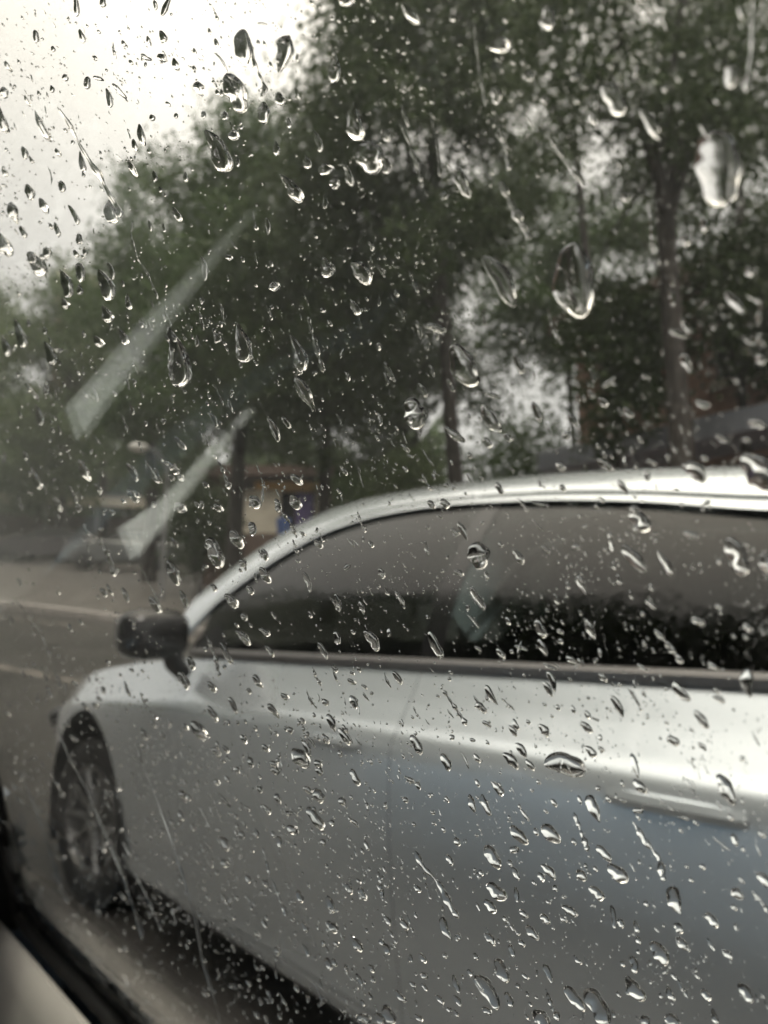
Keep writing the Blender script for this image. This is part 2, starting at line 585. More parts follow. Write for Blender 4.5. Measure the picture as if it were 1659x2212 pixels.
def bush(label, px, depth, top, bot, hw, mat='leafl', leaf=.12, seed=0):
    rng = np.random.default_rng(500 + seed)
    c = at(px, (top + bot) / 2, depth)
    gz = float(ground_z(c[0], c[1])) + .1
    rz_ = max((bot - top) / 2 / FPX * depth, .2)
    rr = hw / FPX * depth
    zc = c[2]
    root = empty('bush', (c[0], c[1], gz))
    tag(root, label, 'bush', 'bushes behind the silver car')
    b = np.array([c[0], c[1], gz])
    mb = MB()
    for k in range(5):
        e = np.array([rng.normal(0, rr * .35), rng.normal(0, rr * .35), zc - gz])
        mb.tube([(e[0] * .1, e[1] * .1, -.1), e * np.array([.5, .5, .5]), e], [.03, .022, .01], 5)
    mb.build('stem', M['bark'], root)
    n = int(6.0 * math.pi * rr * rz_ / (leaf * leaf * .42))
    d = rng.normal(size=(n, 3))
    d /= np.linalg.norm(d, axis=1)[:, None]
    ctr = d * (rng.uniform(0, 1, n) ** .4)[:, None] * np.array([rr, rr, rz_]) * (1 + .25 * np.sin(d[:, 0] * 7 + seed) * np.cos(d[:, 2] * 6))[:, None] + np.array([0, 0, zc - gz])
    a = rng.normal(size=(n, 3))
    a /= np.linalg.norm(a, axis=1)[:, None]
    w = np.cross(a, rng.normal(size=(n, 3)))
    w /= np.linalg.norm(w, axis=1)[:, None]
    sz = leaf * rng.uniform(.6, 1.3, n)[:, None]
    V = np.stack([ctr - a * sz * .5, ctr + w * sz * .3, ctr + a * sz * .5, ctr - w * sz * .3], 1).reshape(-1, 3)
    fast_mesh('foliage', V, np.arange(n * 4).reshape(-1, 4), M[mat], root)


bush('pale green bush just above the silver roof, right of the slim trunk', 1130, 15.0, 885, 1190, 140, 'leaf', seed=1)
bush('pale green bush left of the slim trunk above the silver roof', 890, 16.0, 960, 1200, 110, seed=2)
bush('mid-green bush at the left below the cream house window', 760, 18.0, 1010, 1230, 80, 'leaf', seed=3)
bush('dark bush in shade beside the thick tree trunk', 440, 19.0, 1030, 1250, 90, 'leafd', seed=4)
bush('dark green hedge bush at the left under the pale trees', 60, 31.0, 960, 1120, 150, 'leaf', .2, seed=5)

# ------------------------------------------------------------------ buildings and street things
def wall_frame(px0, px1, depth0, depth1):
    a, b = at(px0, 1360, depth0), at(px1, 1360, depth1)
    return a[:2], b[:2]


# cream house seen behind the thick trunk
hp = at(625, 1360, 21.0)
hz = float(ground_z(hp[0], hp[1])) + .1
rot = -YAW
hs = empty('house', (hp[0], hp[1], hz), rot)
tag(hs, 'small cream house with orange lintel and purple shutter behind the trees', 'house')
MB().box((0, 3, .85), (2.6, 2.6, .85)).build('lower_wall', M['brownwall'], hs, False)
MB().box((-.95, .7, 2.35), (.55, .3, .65)).box((1.0, .7, 2.35), (.35, .3, .65)).build('wall', M['cream'], hs, False)
MB().box((0, 3.2, 2.35), (2.5, 2.0, .64)).build('rear_wall', M['cream'], hs, False)
lintel = MB().box((-.05, .62, 3.12), (1.1, .32, .12)).build('lintel', M['orange'], hs, False, .02)
MB().box((.32, .52, 2.3), (.26, .05, .62)).build('shutter', M['purple'], hs, False, .01)
MB().box((-.2, .75, 2.3), (.22, .04, .6)).build('window', M['darkin'], hs, False)
MB().box((0, 2.8, 3.45), (2.9, 2.9, .1)).box((0, 2.8, 3.65), (2.4, 2.4, .1)).build('roof', M['brownwall'], hs, False)
bn = empty('bin', tuple(at(612, 1138, 19.0)))
bz = float(ground_z(*at(612, 1138, 19.0)[:2])) + .125
bn.location.z = bz
tag(bn, 'small blue bin on a post in front of the cream house', 'bin')
MB().tube([(0, 0, 0), (0, 0, 1.75)], .03).build('post', M['steel'], bn)
MB().lathe([(1.62, 0), (1.62, .15), (2.0, .19), (2.02, .17), (2.02, 0)], 16, 'z').build('bucket', M['blue'], bn)

# long low shed at the left with a cream fascia
sp_ = at(80, 1360, 33.0)
sz_ = float(ground_z(sp_[0], sp_[1])) + .1
sh = empty('shed', (sp_[0], sp_[1], sz_), -YAW + .22)
tag(sh, 'long low open shed with cream fascia at the left', 'shed')
MB().box((0, 0, 2.75), (4.6, .12, .28)).build('fascia', M['cream'], sh, False, .02)
MB().box((0, 2.2, 3.02), (4.8, 2.4, .06)).build('roof', M['greyv'], sh, False)
MB().box((0, 4.3, 1.3), (4.5, .1, 1.3)).build('rear_wall', M['brownwall'], sh, False)
for k in range(5):
    MB().box((-4.4 + 2.2 * k, .1, 1.24), (.07, .07, 1.23)).build('post', M['steel'], sh, False)

# shop building at the right
shp = empty('shop_building', (10.6, 5.0, float(ground_z(10.6, 5.0)) - .3))
tag(shp, 'pinkish brick shop with grey canopy and purple sign behind the forked tree', 'building')
bz0 = shp.location.z
W = MB()
yl, yr, ztop = 2.3, -8.0, 6.2 - bz0


def shop_wall(cuts):
    """front wall at local x=0, cut by window openings (y0,y1,z0,z1)"""
    ys = sorted({yr, yl, *[c[0] for c in cuts], *[c[1] for c in cuts]})
    zs = sorted({3.35, ztop, *[c[2] for c in cuts], *[c[3] for c in cuts]})
    mb = MB()
    for y0, y1 in zip(ys[:-1], ys[1:]):
        for z0, z1 in zip(zs[:-1], zs[1:]):
            if not any(c[0] <= (y0 + y1) / 2 <= c[1] and c[2] <= (z0 + z1) / 2 <= c[3] for c in cuts):
                mb.box((.12, (y0 + y1) / 2, (z0 + z1) / 2), (.12, (y1 - y0) / 2, (z1 - z0) / 2))
    return mb


cuts = [(y, y + 1.1, 4.55, 5.5) for y in (.7, -1.2, -3.1, -5.0, -6.9)]
shop_wall(cuts).build('front_wall', M['brick'], shp, False)
MB().box((3.2, (yl + yr) / 2, ztop / 2), (2.6, (yl - yr) / 2, ztop / 2)).build('block', M['brick'], shp, False)
MB().box((2.6, (yl + yr) / 2, ztop + .15), (3.0, (yl - yr) / 2 + .3, .15)).build('cornice', M['brownwall'], shp, False, .03)
for c in cuts:
    w = MB().box((.16, (c[0] + c[1]) / 2, (c[2] + c[3]) / 2), (.02, .55, .475)).build('window', M['darkin'], shp, False)
    MB().box((.1, (c[0] + c[1]) / 2, c[2]), (.16, .6, .05)).build('sill', M['cream'], w, False)
MB().box((-.55, (yl + yr) / 2, 3.98 - .35), (.62, (yl - yr) / 2, .16)).build('canopy', M['canopy'], shp, False, .03)
MB().box((-.05, -1.2, 3.02), (.07, 3.4, .17)).build('sign_board', M['purple'], shp, False, .01)
for k in range(4):
    y0 = yl - .3 - 2.4 * k
    MB().box((.0, y0 - 1.1, 1.4), (.06, 1.0, 1.35)).build('shutter', M['red'] if k in (0, 1, 3) else M['darkin'], shp, False)
MB().box((.14, (yl + yr) / 2, 1.65), (.05, (yl - yr) / 2, 1.7)).build('lower_wall', M['brownwall'], shp, False)

# far terracotta block whose top shows over the left trees
tp = at(128, 1360, 62.0)
tb = empty('apartment_block', (tp[0], tp[1], float(ground_z(tp[0], tp[1]))), -YAW + .3)
tag(tb, 'far terracotta apartment block peeping over the trees at the left', 'building')
ht = float(at(128, 583, 62.0)[2]) - tb.location.z
MB().box((0, 0, ht / 2), (1.6, 3, ht / 2)).build('wall', M['terracotta'], tb, False)
MB().box((0, 0, ht + .4), (1.7, 3.1, .3)).build('roof', M['cream'], tb, False)
for k in range(4):
    for j in (-1, 1):
        MB().box((j * .8, -3.03, ht - 2 - 3 * k), (.4, .05, .7)).build('window', M['darkin'], tb, False)

# street lamp at the left
lp = at(345, 1360, 17.0)
lz = float(ground_z(lp[0], lp[1])) + .12
lm = empty('street_lamp', (lp[0], lp[1], lz))
tag(lm, 'slim grey street lamp with pale head in front of the left trees', 'street lamp')
htop = float(at(300, 965, 17.0)[2]) - lz
off = at(300, 965, 17.0)[:2] - lp[:2]
MB().tube([(0, 0, 0), (0, 0, htop * .9), (off[0] * .4, off[1] * .4, htop), (off[0], off[1], htop)], [.07, .05, .04, .035]).build('post', M['steel'], lm)
MB().ell((off[0], off[1], htop - .02), (.22, .22, .1), 8, 14).build('lamp_head', M['lampwhite'], lm)


def small_car(label, px, depth, rz, mat):
    p = at(px, 1360, depth)
    root = empty('parked_car', (p[0], p[1], float(ground_z(p[0], p[1])) + .13), rz)
    tag(root, label, 'car', 'cars parked at the left')
    prof = [(-2.1, .35), (-2.15, .7), (-1.9, .92), (1.0, .98), (2.0, .8), (2.15, .55), (2.1, .3)]
    mb = MB()
    P = []
    for w in (-.85, -.78, .78, .85):
        P.append([(x, w, z - (.06 if abs(w) > .8 else 0)) for x, z in prof])
    mb.grid(np.array(P))
    for w in (-.85, .85):
        mb.poly([(x, w, z - .06) for x, z in prof])
    mb.build('body', mat, root)
    cab = [(-1.75, .93), (-1.1, 1.36), (.1, 1.42), (1.0, .97)]
    MB().grid(np.array([[(x, w * (1 if z < 1.1 else .8), z) for x, z in cab] for w in (-.74, .74)])).build('roof', mat, root)
    for w in (-1, 1):
        MB().poly([(x * .93, w * (.75 if z < 1.1 else .62), z - .03) for x, z in cab]).build('side_window', M['blackp'], root, False)
        for x in (-1.3, 1.35):
            wh = MB().lathe([(-.1, .18), (-.1, .31), (.1, .31), (.1, .18)], 20, 'x').build('wheel', M['tyre'], root)
            wh.location = (x, w * .78, .2)
            wh.rotation_euler = (0, 0, R(90))
        MB().ell((2.06, w * .6, .62), (.09, .18, .08), 6, 10).build('headlight', M['lampwhite'], root)
    return root


small_car('grey parked car with pale roof behind the lamp post', 268, 27.0, R(150), M['greyv'])
small_car('dark parked car under the shed at the left edge', 95, 30.0, R(140), M['plum'])

# trees across the road, behind the viewer's car: they show as reflections in the silver car
def side_tree(label, x, y, h, rr, seed):
    rng = np.random.default_rng(900 + seed)
    root = empty('roadside_tree', (x, y, 0))
    tag(root, label, 'tree', 'trees on the other side of the road')
    MB().tube([(0, 0, -.1), (.05, .03, h * .3), (0, .1, h * .6)], [.2, .16, .08], 8).build('trunk', M['bark'], root)
    leaf, n = .24, 13000
    d = rng.normal(size=(n, 3))
    d /= np.linalg.norm(d, axis=1)[:, None]
    ctr = d * (rng.uniform(0, 1, n) ** .45)[:, None] * np.array([rr, rr, h * .4]) * (1 + .3 * np.sin(d[:, 0] * 6 + seed) * np.cos(d[:, 2] * 5))[:, None] + np.array([0, 0, h * .6])
    a = rng.normal(size=(n, 3))
    a /= np.linalg.norm(a, axis=1)[:, None]
    w = np.cross(a, rng.normal(size=(n, 3)))
    w /= np.linalg.norm(w, axis=1)[:, None]
    V = np.stack([ctr - a * leaf * .5, ctr + w * leaf * .35, ctr + a * leaf * .5, ctr - w * leaf * .35], 1).reshape(-1, 3)
    fast_mesh('crown', V, np.arange(n * 4).reshape(-1, 4), M['leafd'], root)


for i, (x, y, h, rr) in enumerate([(-8.2, -6, 8.6, 3.0), (-8.6, 0, 9.6, 3.2), (-8.3, 6, 10.4, 3.4), (-8.8, 12, 14.5, 3.8), (-9, 19, 18, 4.2), (-9.2, 27, 20, 4.5)]):
    side_tree(['rearmost', 'second', 'third', 'fourth', 'fifth', 'foremost'][i] + ' tree of the row across the road, mirrored in the silver car', x, y, h, rr, i)

rng = np.random.default_rng(31)  # unseen hedge, added to darken the pale reflection in the side window
n = 42000
hy = rng.uniform(-25, 75, n)
hx = -12.5 + rng.normal(0, .55, n) - np.clip(hy - 30, 0, 60) * -.02
ctr = np.stack([hx, hy, ground_z(hx, hy) + rng.uniform(0, 1, n) ** .8 * (3.6 + .5 * np.sin(hy * .9) + .3 * np.sin(hy * 2.3))], 1)
a = rng.normal(size=(n, 3))
a /= np.linalg.norm(a, axis=1)[:, None]
w = np.cross(a, rng.normal(size=(n, 3)))
w /= np.linalg.norm(w, axis=1)[:, None]
lf = (.30 * rng.uniform(.6, 1.2, n))[:, None]
veil_hedge = fast_mesh('hedge', np.stack([ctr - a * lf * .5, ctr + w * lf * .35, ctr + a * lf * .5, ctr - w * lf * .35], 1).reshape(-1, 3), np.arange(n * 4).reshape(-1, 4), M['leafd'])
tag(veil_hedge, 'unseen dark hedge added across the road to darken the window reflection', 'hedge', kind='stuff')

# ------------------------------------------------------------------ silver sedan
CX = 2.025
sed = empty('silver_sedan', (CX, 1.7, 0))
tag(sed, 'silver sedan parked alongside, facing left, with dark windows and black wing mirror', 'car')


def P_(x, y, z):
    return (x - CX, y - 1.7, z)


SEC = np.array([(.70, .20), (.85, .205), (.885, .235), (.890, .30), (.902, .40), (.918, .55), (.926, .70), (.924, .81), (.915, .858), (.892, .893), (.862, .940), (.836, .985), (.823, 1.008)])


def cr(P, u):
    u = np.clip(u, 0, len(P) - 1 - 1e-6)
    i = int(u)
    t = u - i
    p0, p1, p2, p3 = P[max(i - 1, 0)], P[i], P[min(i + 1, len(P) - 1)], P[min(i + 2, len(P) - 1)]
    return .5 * (2 * p1 + (p2 - p0) * t + (2 * p0 - 5 * p1 + 4 * p2 - p3) * t * t + (3 * p1 - p0 - 3 * p2 + p3) * t ** 3)


def wf(y):
    return float(np.interp(y, [-.95, -.85, -.6, -.2, .4, 3.0, 3.5, 3.8, 4.0, 4.1, 4.15], [.74, .84, .93, .98, 1, 1, .975, .92, .84, .76, .66]))


def hf(y):
    return float(np.interp(y, [-.95, -.5, .3, 2.3, 2.9, 3.3, 3.7, 4.0, 4.15], [.96, .99, 1.0, 1.0, .955, .905, .83, .72, .55]))


def side_pt(y, u):
    w, z = cr(SEC, u)
    h = hf(y)
    return w * wf(y), .2 + (z - .2) * h


ARCH = [(3.22, .36, .41), (.02, .36, .41)]


def panel(name, y0, y1, u0, u1, mat, parent, sides=(-1, 1), sub=.03):
    first = None
    for s in sides:
        ny, nu = max(2, int(abs(y1 - y0) / sub) + 1), max(2, int((u1 - u0) / .2) + 1)
        ys, us = np.linspace(y0, y1, ny), np.linspace(u0, u1, nu)
        G = np.zeros((ny, nu, 3))
        for i, y in enumerate(ys):
            for j, u in enumerate(us):
                w, z = side_pt(y, u)
                G[i, j] = (w, y, z)
        D = np.min([np.hypot(G[..., 1] - a[0], G[..., 2] - a[1]) - a[2] for a in ARCH], 0)
        inside = D < 0
        G2 = G.copy()
        for a in ARCH:
            dy, dz = G[..., 1] - a[0], G[..., 2] - a[1]
            r = np.hypot(dy, dz) + 1e-9
            m = r < a[2]
            G2[..., 1] = np.where(m, a[0] + dy / r * a[2], G2[..., 1])
            G2[..., 2] = np.where(m, a[1] + dz / r * a[2], G2[..., 2])
        mb = MB()
        idx = {}
        for i in range(ny - 1):
            for j in range(nu - 1):
                cs = [(i, j), (i + 1, j), (i + 1, j + 1), (i, j + 1)]
                if all(inside[c] for c in cs):
                    continue
                q = []
                for c in cs:
                    if c not in idx:
                        idx[c] = len(mb.v)
                        g = G2[c]
                        mb.v.append(P_(CX + s * g[0], g[1], g[2]))
                    q.append(idx[c])
                mb.f.append(tuple(q if s < 0 else q[::-1]))
        o = mb.build(name, mat, parent)
        o.data.set_sharp_from_angle(angle=R(80))
        first = first or o
    return first


YD0, YD1, YD2 = 2.36, 1.28, .14     # panel joints along the side
g = .0013
fd_ = panel('front_fender', YD0 + g, 4.15, 2.0, 12.0, M['silver'], sed)
door_f = panel('front_door', YD1 + g, YD0 - g, 2.55, 12.0, M['silver'], sed)
door_r = panel('rear_door', YD2 + g, YD1 - g, 2.55, 12.0, M['silver'], sed)
panel('rear_quarter', -.95, YD2 - g, 2.0, 12.0, M['silver'], sed)
panel('sill', YD2 + g, YD0 - g, .6, 2.5, M['silver'], sed)
# inner shell seen through the joints, underbody
for s in (-1, 1):
    ys = np.linspace(.45, 2.8, 40)
    MB().grid(np.array([[P_(CX + s * (side_pt(y, u)[0] - .03), y, side_pt(y, u)[1]) for u in (1.5, 3, 5, 7, 8, 9.5, 11)] for y in ys])).build('inner_shell', M['gap'], sed)
MB().box(P_(CX, 1.6, .24), (.78, 2.35, .03)).build('underbody', M['gap'], sed, False)
for s in (-1, 1):
    for (ya, za, ra) in ARCH:
        P = []
        for t in np.linspace(R(-25), R(205), 24):
            P.append([P_(CX + s * w, ya + math.cos(t) * (ra + .002), za + math.sin(t) * (ra + .002)) for w in (.915, .62, .6)] + [P_(CX + s * .6, ya, za)])
        MB().grid(np.array(P)).build('arch_liner', M['gap'], sed)
# hood, nose and tail closures
ys = np.linspace(2.42, 4.15, 26)
P = []
for y in ys:
    w0, z0 = side_pt(y, 12.0)
    row = []
    for t in np.linspace(-1, 1, 21):
        row.append(P_(CX + t * w0, y, z0 + (.055 + .012 * math.cos(t * 9)) * (1 - abs(t) ** 2.6)))
    P.append(row)
MB().grid(np.array(P), True).build('bonnet', M['silver'], sed)


def end_cap(name, y, mat):
    row = [side_pt(y, u) for u in np.linspace(0, 12, 25)]
    P = [[P_(CX - w, y, z) for w, z in row], [P_(CX, y + (.12 if y > 1 else -.06), z + .01) for w, z in row], [P_(CX + w, y, z) for w, z in row]]
    return MB().grid(np.array(P)).build(name, mat, sed)


end_cap('front_bumper', 4.15, M['silver'])
end_cap('rear_bumper', -.95, M['silver'])
for s in (-1, 1):
    MB().ell(P_(CX + s * .66, 4.02, .66), (.17, .17, .075), 8, 14).build('headlight', M['blackp'], sed)

# greenhouse: window-top curve and roof silhouette set out from sight lines
ZB, XB = 1.012, CX - .826


def glass_x(z):
    d = max(z - ZB, 0)
    return XB + .25 * d + .80 * d * d


def hit_glass(px, py, extra=0.0):
    d = ray(px, py)
    t = 1.3 / d[0]
    for _ in range(60):
        p = EYE + d * t
        t += (glass_x(p[2]) + extra - p[0]) / d[0] * .7
    return EYE + d * t


WT = [hit_glass(x, y) for x, y in ((362, 1410), (385, 1388), (412, 1362), (455, 1318), (500, 1280), (560, 1236), (620, 1196), (700, 1152), (800, 1118), (900, 1099), (1000, 1088), (1200, 1079), (1400, 1083), (1659, 1104))]
RT = [hit_glass(x, y, .04) for x, y in ((335, 1368), (372, 1335), (430, 1285), (500, 1228), (560, 1184), (620, 1145), (700, 1104), (800, 1074), (900, 1056), (1000, 1043), (1200, 1022), (1400, 1011), (1659, 1007))]
WT = np.array(WT[::-1])
RT = np.array(RT[::-1])
# run both curves on past the frame, down to the tail
ext_w = np.array([(glass_x(1.25), .28, 1.268), (glass_x(1.17), .02, 1.18), (glass_x(1.06), -.2, 1.07), (glass_x(1.02), -.3, 1.015)])
ext_r = np.array([(RT[0][0] + .0, .25, 1.375), (RT[0][0] - .03, -.05, 1.30), (XB + .14, -.4, 1.17), (XB + .08, -.72, 1.03)])
WT = np.concatenate([ext_w[::-1], WT])
RT = np.concatenate([ext_r[::-1], RT])


def resamp(C, n):
    d = np.concatenate([[0], np.cumsum(np.linalg.norm(np.diff(C, axis=0), axis=1))])
    d /= d[-1]
    t = np.linspace(0, 1, n)
    return np.stack([np.interp(t, d, C[:, k]) for k in range(3)], 1)


def smooth(C, it=3):
    C = C.copy()
    for _ in range(it):
        C[1:-1] = .25 * C[:-2] + .5 * C[1:-1] + .25 * C[2:]
    return C


def wt_z(y):
    return float(np.interp(y, WTs[:, 1], WTs[:, 2]))


NR = 60
WTs = smooth(resamp(WT, NR), 2)
RTs = smooth(resamp(RT, NR), 3)
# match the roof silhouette to the window curve station by station (by y)
RTm = np.stack([np.interp(WTs[:, 1] + np.linspace(-.03, .06, NR), RTs[:, 1], RTs[:, k]) for k in range(3)], 1)


def mir(p):
    return np.array([2 * CX - p[0], p[1], p[2]])


for s in (0, 1):
    f = (lambda p: p) if s == 0 else mir
    frame, rail = [], []
    for a, r in zip(WTs, RTm):
        up = r - a
        o1 = a + np.array([-.012, 0, .000])
        o2 = a + up * .22 + np.array([-.014, 0, 0])
        frame.append([P_(*f(a + np.array([.01, 0, -.004]))), P_(*f(o1)), P_(*f(a + up * .12 + np.array([-.017, 0, 0]))), P_(*f(o2)), P_(*f(a + up * .24 + np.array([.004, 0, 0])))])
        row = []
        for t in np.linspace(.27, 1.0, 7):
            bul = math.sin(math.pi * t ** 1.2) * .007
            row.append(P_(*f(a + up * t + np.array([-bul, 0, bul * .8]))))
        row.append(P_(*f(r + np.array([.06, 0, -.01]))))
        rail.append(row)
    MB().grid(np.array(frame), s == 1).build('door_frame', M['silver'], sed)
    MB().grid(np.array(rail), s == 1).build('roof_rail', M['silver'], sed)
# roof skin between the rails, then windscreen and rear glass
roof, scr, rear = [], [], []
for a, r in zip(WTs, RTm):
    e = r + np.array([.022, 0, .001])
    row = [P_(*(e + (mir(e) - e) * t + np.array([0, 0, .035 * math.sin(math.pi * t) ** .7]))) for t in np.linspace(0, 1, 15)]
    rowg = [P_(*(e + (mir(e) - e) * t + np.array([0, .16 * math.sin(math.pi * t), .02 * math.sin(math.pi * t)]))) for t in np.linspace(0, 1, 15)]
    if -.1 <= r[1] <= 1.62:
        roof.append(row)
    if r[1] >= 1.58:
        scr.append(rowg)
    if r[1] <= -.06:
        rear.append(row)
MB().grid(np.array(roof), True).build('roof', M['silver'], sed)
if len(scr) > 1:
    MB().grid(np.array(scr), True).build('windscreen', M['darkglass'], sed)
if len(rear) > 1:
    MB().grid(np.array(rear), True).build('rear_screen', M['darkglass'], sed)
MB().grid(np.array([[P_(CX + t * .8, y, 1.01 + .03 * (1 - t * t)) for t in np.linspace(-1, 1, 9)] for y in np.linspace(-.95, -.5, 5)]), True).build('boot_lid', M['silver'], sed)


def side_glass(name, y0, y1, parent):
    for s in (0, 1):
        f = (lambda p: p) if s == 0 else mir
        P = []
        for y in np.linspace(y0, y1, 26):
            zt = wt_z(y) + .004
            P.append([P_(*f(np.array([glass_x(z) + .006, y, z]))) for z in np.linspace(ZB + .003, max(zt, ZB + .01), 12)])
        MB().grid(np.array(P), s == 1).build(name, M['darkglass'], parent)


side_glass('front_window', 1.285, 2.44, sed)
side_glass('rear_window', .02, 1.235, sed)
for s in (0, 1):
    f = (lambda p: p) if s == 0 else mir
    P = []
    for z in np.linspace(ZB, wt_z(1.26) + .004, 12):
        P.append([P_(*f(np.array([glass_x(z) + .004, 1.26 + dy, z]))) for dy in (-.036, -.03, .03, .036)])
    MB().grid(np.array(P), s == 1).build('centre_pillar', M['blackp'], sed)
    P = []
    for y in np.linspace(-.25, 2.46, 40):
        P.append([P_(*f(np.array(q))) for q in ((XB + .012, y, ZB + .022), (XB - .002, y, ZB + .022), (XB - .008, y, ZB + .013), (XB - .006, y, ZB - .004), (XB + .01, y, ZB - .006))])
    MB().grid(np.array(P), s == 0).build('belt_moulding', M['moulding'], sed)
    # black sail at the foot of the front pillar
    sail = [(2.46, ZB + .0), (2.22, ZB + .03), (2.33, ZB + .115), (2.46, ZB + .05)]
    MB().poly([P_(*f(np.array([glass_x(z) + .001, y, z]))) for y, z in sail]).build('mirror_sail', M['blackp'], sed, False)
# cabin of the sedan
MB().box(P_(CX, 1.2, .62), (.72, 1.3, .3)).build('cabin_floor', M['cabin'], sed, False)
MB().box(P_(CX, 2.32, .95), (.72, .2, .1)).build('dashboard', M['cabin'], sed, False, .03)
for s in (-1, 1):
    st = MB().ell(P_(CX + s * .36, 1.05, 1.0), (.25, .09, .36), 10, 16, .6).build('seat_back', M['seatfab'], sed)
    MB().ell(P_(CX + s * .36, .98, 1.30), (.13, .06, .1), 8, 14, .7).build('headrest', M['seatfab'], st)
MB().ell(P_(CX, .0, .98), (.66, .12, .26), 10, 16, .6).build('rear_seat', M['seatfab'], sed)
# door handles
for s in (-1, 1):
    for par, yh in ((door_f, 1.50), (door_r, .62)):
        w, z = side_pt(yh, 7.15)
        P = []
        for t in np.linspace(-1, 1, 13):
            k = (1 - abs(t) ** 4)
            c = np.array([CX + s * (w - .001 + (.008 if par is door_r else .004) * k), yh + t * .115, z + .012])
            P.append([P_(c[0] - s * .012, c[1], c[2] - .014 * (.6 + .4 * k)), P_(c[0], c[1], c[2] - .012), P_(c[0] + s * .005, c[1], c[2]), P_(c[0], c[1], c[2] + .012), P_(c[0] - s * .012, c[1], c[2] + .014 * (.6 + .4 * k))])
        MB().grid(np.array(P), s > 0).build('door_handle', M['silver'], par)
# wing mirrors
for s in (-1, 1):
    mr_ = MB().ell(P_(CX + s * 1.015, 2.36, 1.085), (.115, .08, .082), 14, 20, .62).build('wing_mirror', M['blackp'], sed)
    MB().tube([P_(CX + s * .955, 2.36, 1.05), P_(CX + s * .93, 2.37, .99), P_(CX + s * .885, 2.39, .955)], [.035, .035, .03], 10).build('mirror_foot', M['blackp'], mr_)
    w, z = side_pt(2.98, 8.2)
    MB().ell(P_(CX + s * (w - .002), 2.93, z - .035), (.012, .06, .018), 8, 12).build('side_repeater', M['lampwhite'], sed)


def wheel(x, y, side, steer=0.0):
    root = empty('wheel')
    root.parent = sed
    root.location = P_(x, y, .325)
    root.rotation_euler = (0, 0, steer)
    o = side
    MB().lathe([(.09, .21), (.105, .235), (.11, .285), (.095, .318), (.05, .327), (-.05, .327), (-.095, .318), (-.11, .285), (-.105, .235), (-.09, .21)], 44).build('tyre', M['tyre'], root)
    mb = MB()
    mb.lathe([(o * .088, .222), (o * .098, .218), (o * .098, .205), (o * .06, .195), (-o * .09, .19)], 36)
    mb.lathe([(o * .075, .0), (o * .078, .045), (o * .055, .055)], 20)
    for k in range(10):
        a = 2 * math.pi * k / 10
        mb.tube([(o * .07, math.cos(a) * .03, math.sin(a) * .03), (o * .082, math.cos(a + .05) * .12, math.sin(a + .05) * .12), (o * .085, math.cos(a) * .205, math.sin(a) * .205)], [.018, .014, .018], 6)
    mb.build('rim', M['rim'], root)
    MB().lathe([(o * .02, 0), (o * .02, .15), (o * .0, .15)], 24).build('brake_disc', M['steel'], root)


for s in (-1, 1):
    wheel(CX + s * .785, ARCH[0][0], s, R(6))
    wheel(CX + s * .785, ARCH[1][0], s)

# ------------------------------------------------------------------ the viewer's car
KG, XG = .42, .12                      # side glass: x = XG - KG * (z - eye height)
NG = np.array([1, 0, KG]) / math.hypot(1, KG)


def gp(y, z, off=0.0):
    return np.array([XG - KG * (z - EYE[2]), y, z]) + NG * off


vc = empty('car_cabin', (-.6, 0, 0))
tag(vc, 'car in the foreground with light grey door trim, black window seal and rain-covered side window', 'car')


def Q_(p):
    return (p[0] + .6, p[1], p[2])


ZBEL, YCOR = .8165, .856


def front_edge(z):
    return YCOR - .755 * (z - ZBEL)


# pane
zs = np.linspace(.79, 1.405, 12)
TH = .0035
P0 = [[gp(y, z) for y in np.linspace(-.52, front_edge(max(z, .8)) + .012, 6)] for z in zs]
P1 = [[gp(y, z, TH) for y in np.linspace(-.52, front_edge(max(z, .8)) + .012, 6)] for z in zs]
mb = MB()
mb.grid(np.array([[Q_(p) for p in r] for r in P0]))
mb.grid(np.array([[Q_(p) for p in r] for r in P1]), True)
pane = mb.build('window_pane', M['pane'], vc, False)
tag(pane, 'clear side window glass covered in rain')
for o in (pane,):
    me = o.data
    # outer face normal must point out, inner face in
    n0 = me.polygons[0].normal
    if n0.dot(Vector(NG)) > 0:
        me.flip_normals()
# seals
zz = np.linspace(ZBEL + .03, 1.40, 14)
corner = [gp(YCOR - .10 - .02, ZBEL - .004, -.004), gp(YCOR - .05, ZBEL - .003, -.004), gp(YCOR - .018, ZBEL + .004, -.004), gp(YCOR - .020, ZBEL + .018, -.004)]
path = [gp(-.5, ZBEL - .004, -.004), gp(.2, ZBEL - .004, -.004), gp(.5, ZBEL - .004, -.004)] + corner + [gp(front_edge(z), z, -.004) for z in zz] + [gp(front_edge(1.40) - .05, 1.405, -.004), gp(-.5, 1.405, -.004)]
MB().tube([Q_(p) for p in path], .0055, 10).build('window_seal', M['rubber'], vc)
ys_ = np.linspace(-.6, YCOR + .05, 60)
P = []
for y in ys_:
    x0 = gp(0, ZBEL - .008, TH)[0]
    P.append([Q_((x0 + .0012, y, ZBEL - .012)), Q_((x0 + .002, y, ZBEL - .001)), Q_((x0 + .005, y, ZBEL + .0015)), Q_((x0 + .010, y, ZBEL - .0015)), Q_((x0 + .013, y, ZBEL + .0005)), Q_((x0 + .020, y, ZBEL - .006)), Q_((x0 + .022, y, ZBEL - .03))])
MB().grid(np.array(P)).build('outer_seal', M['wetseal'], vc)
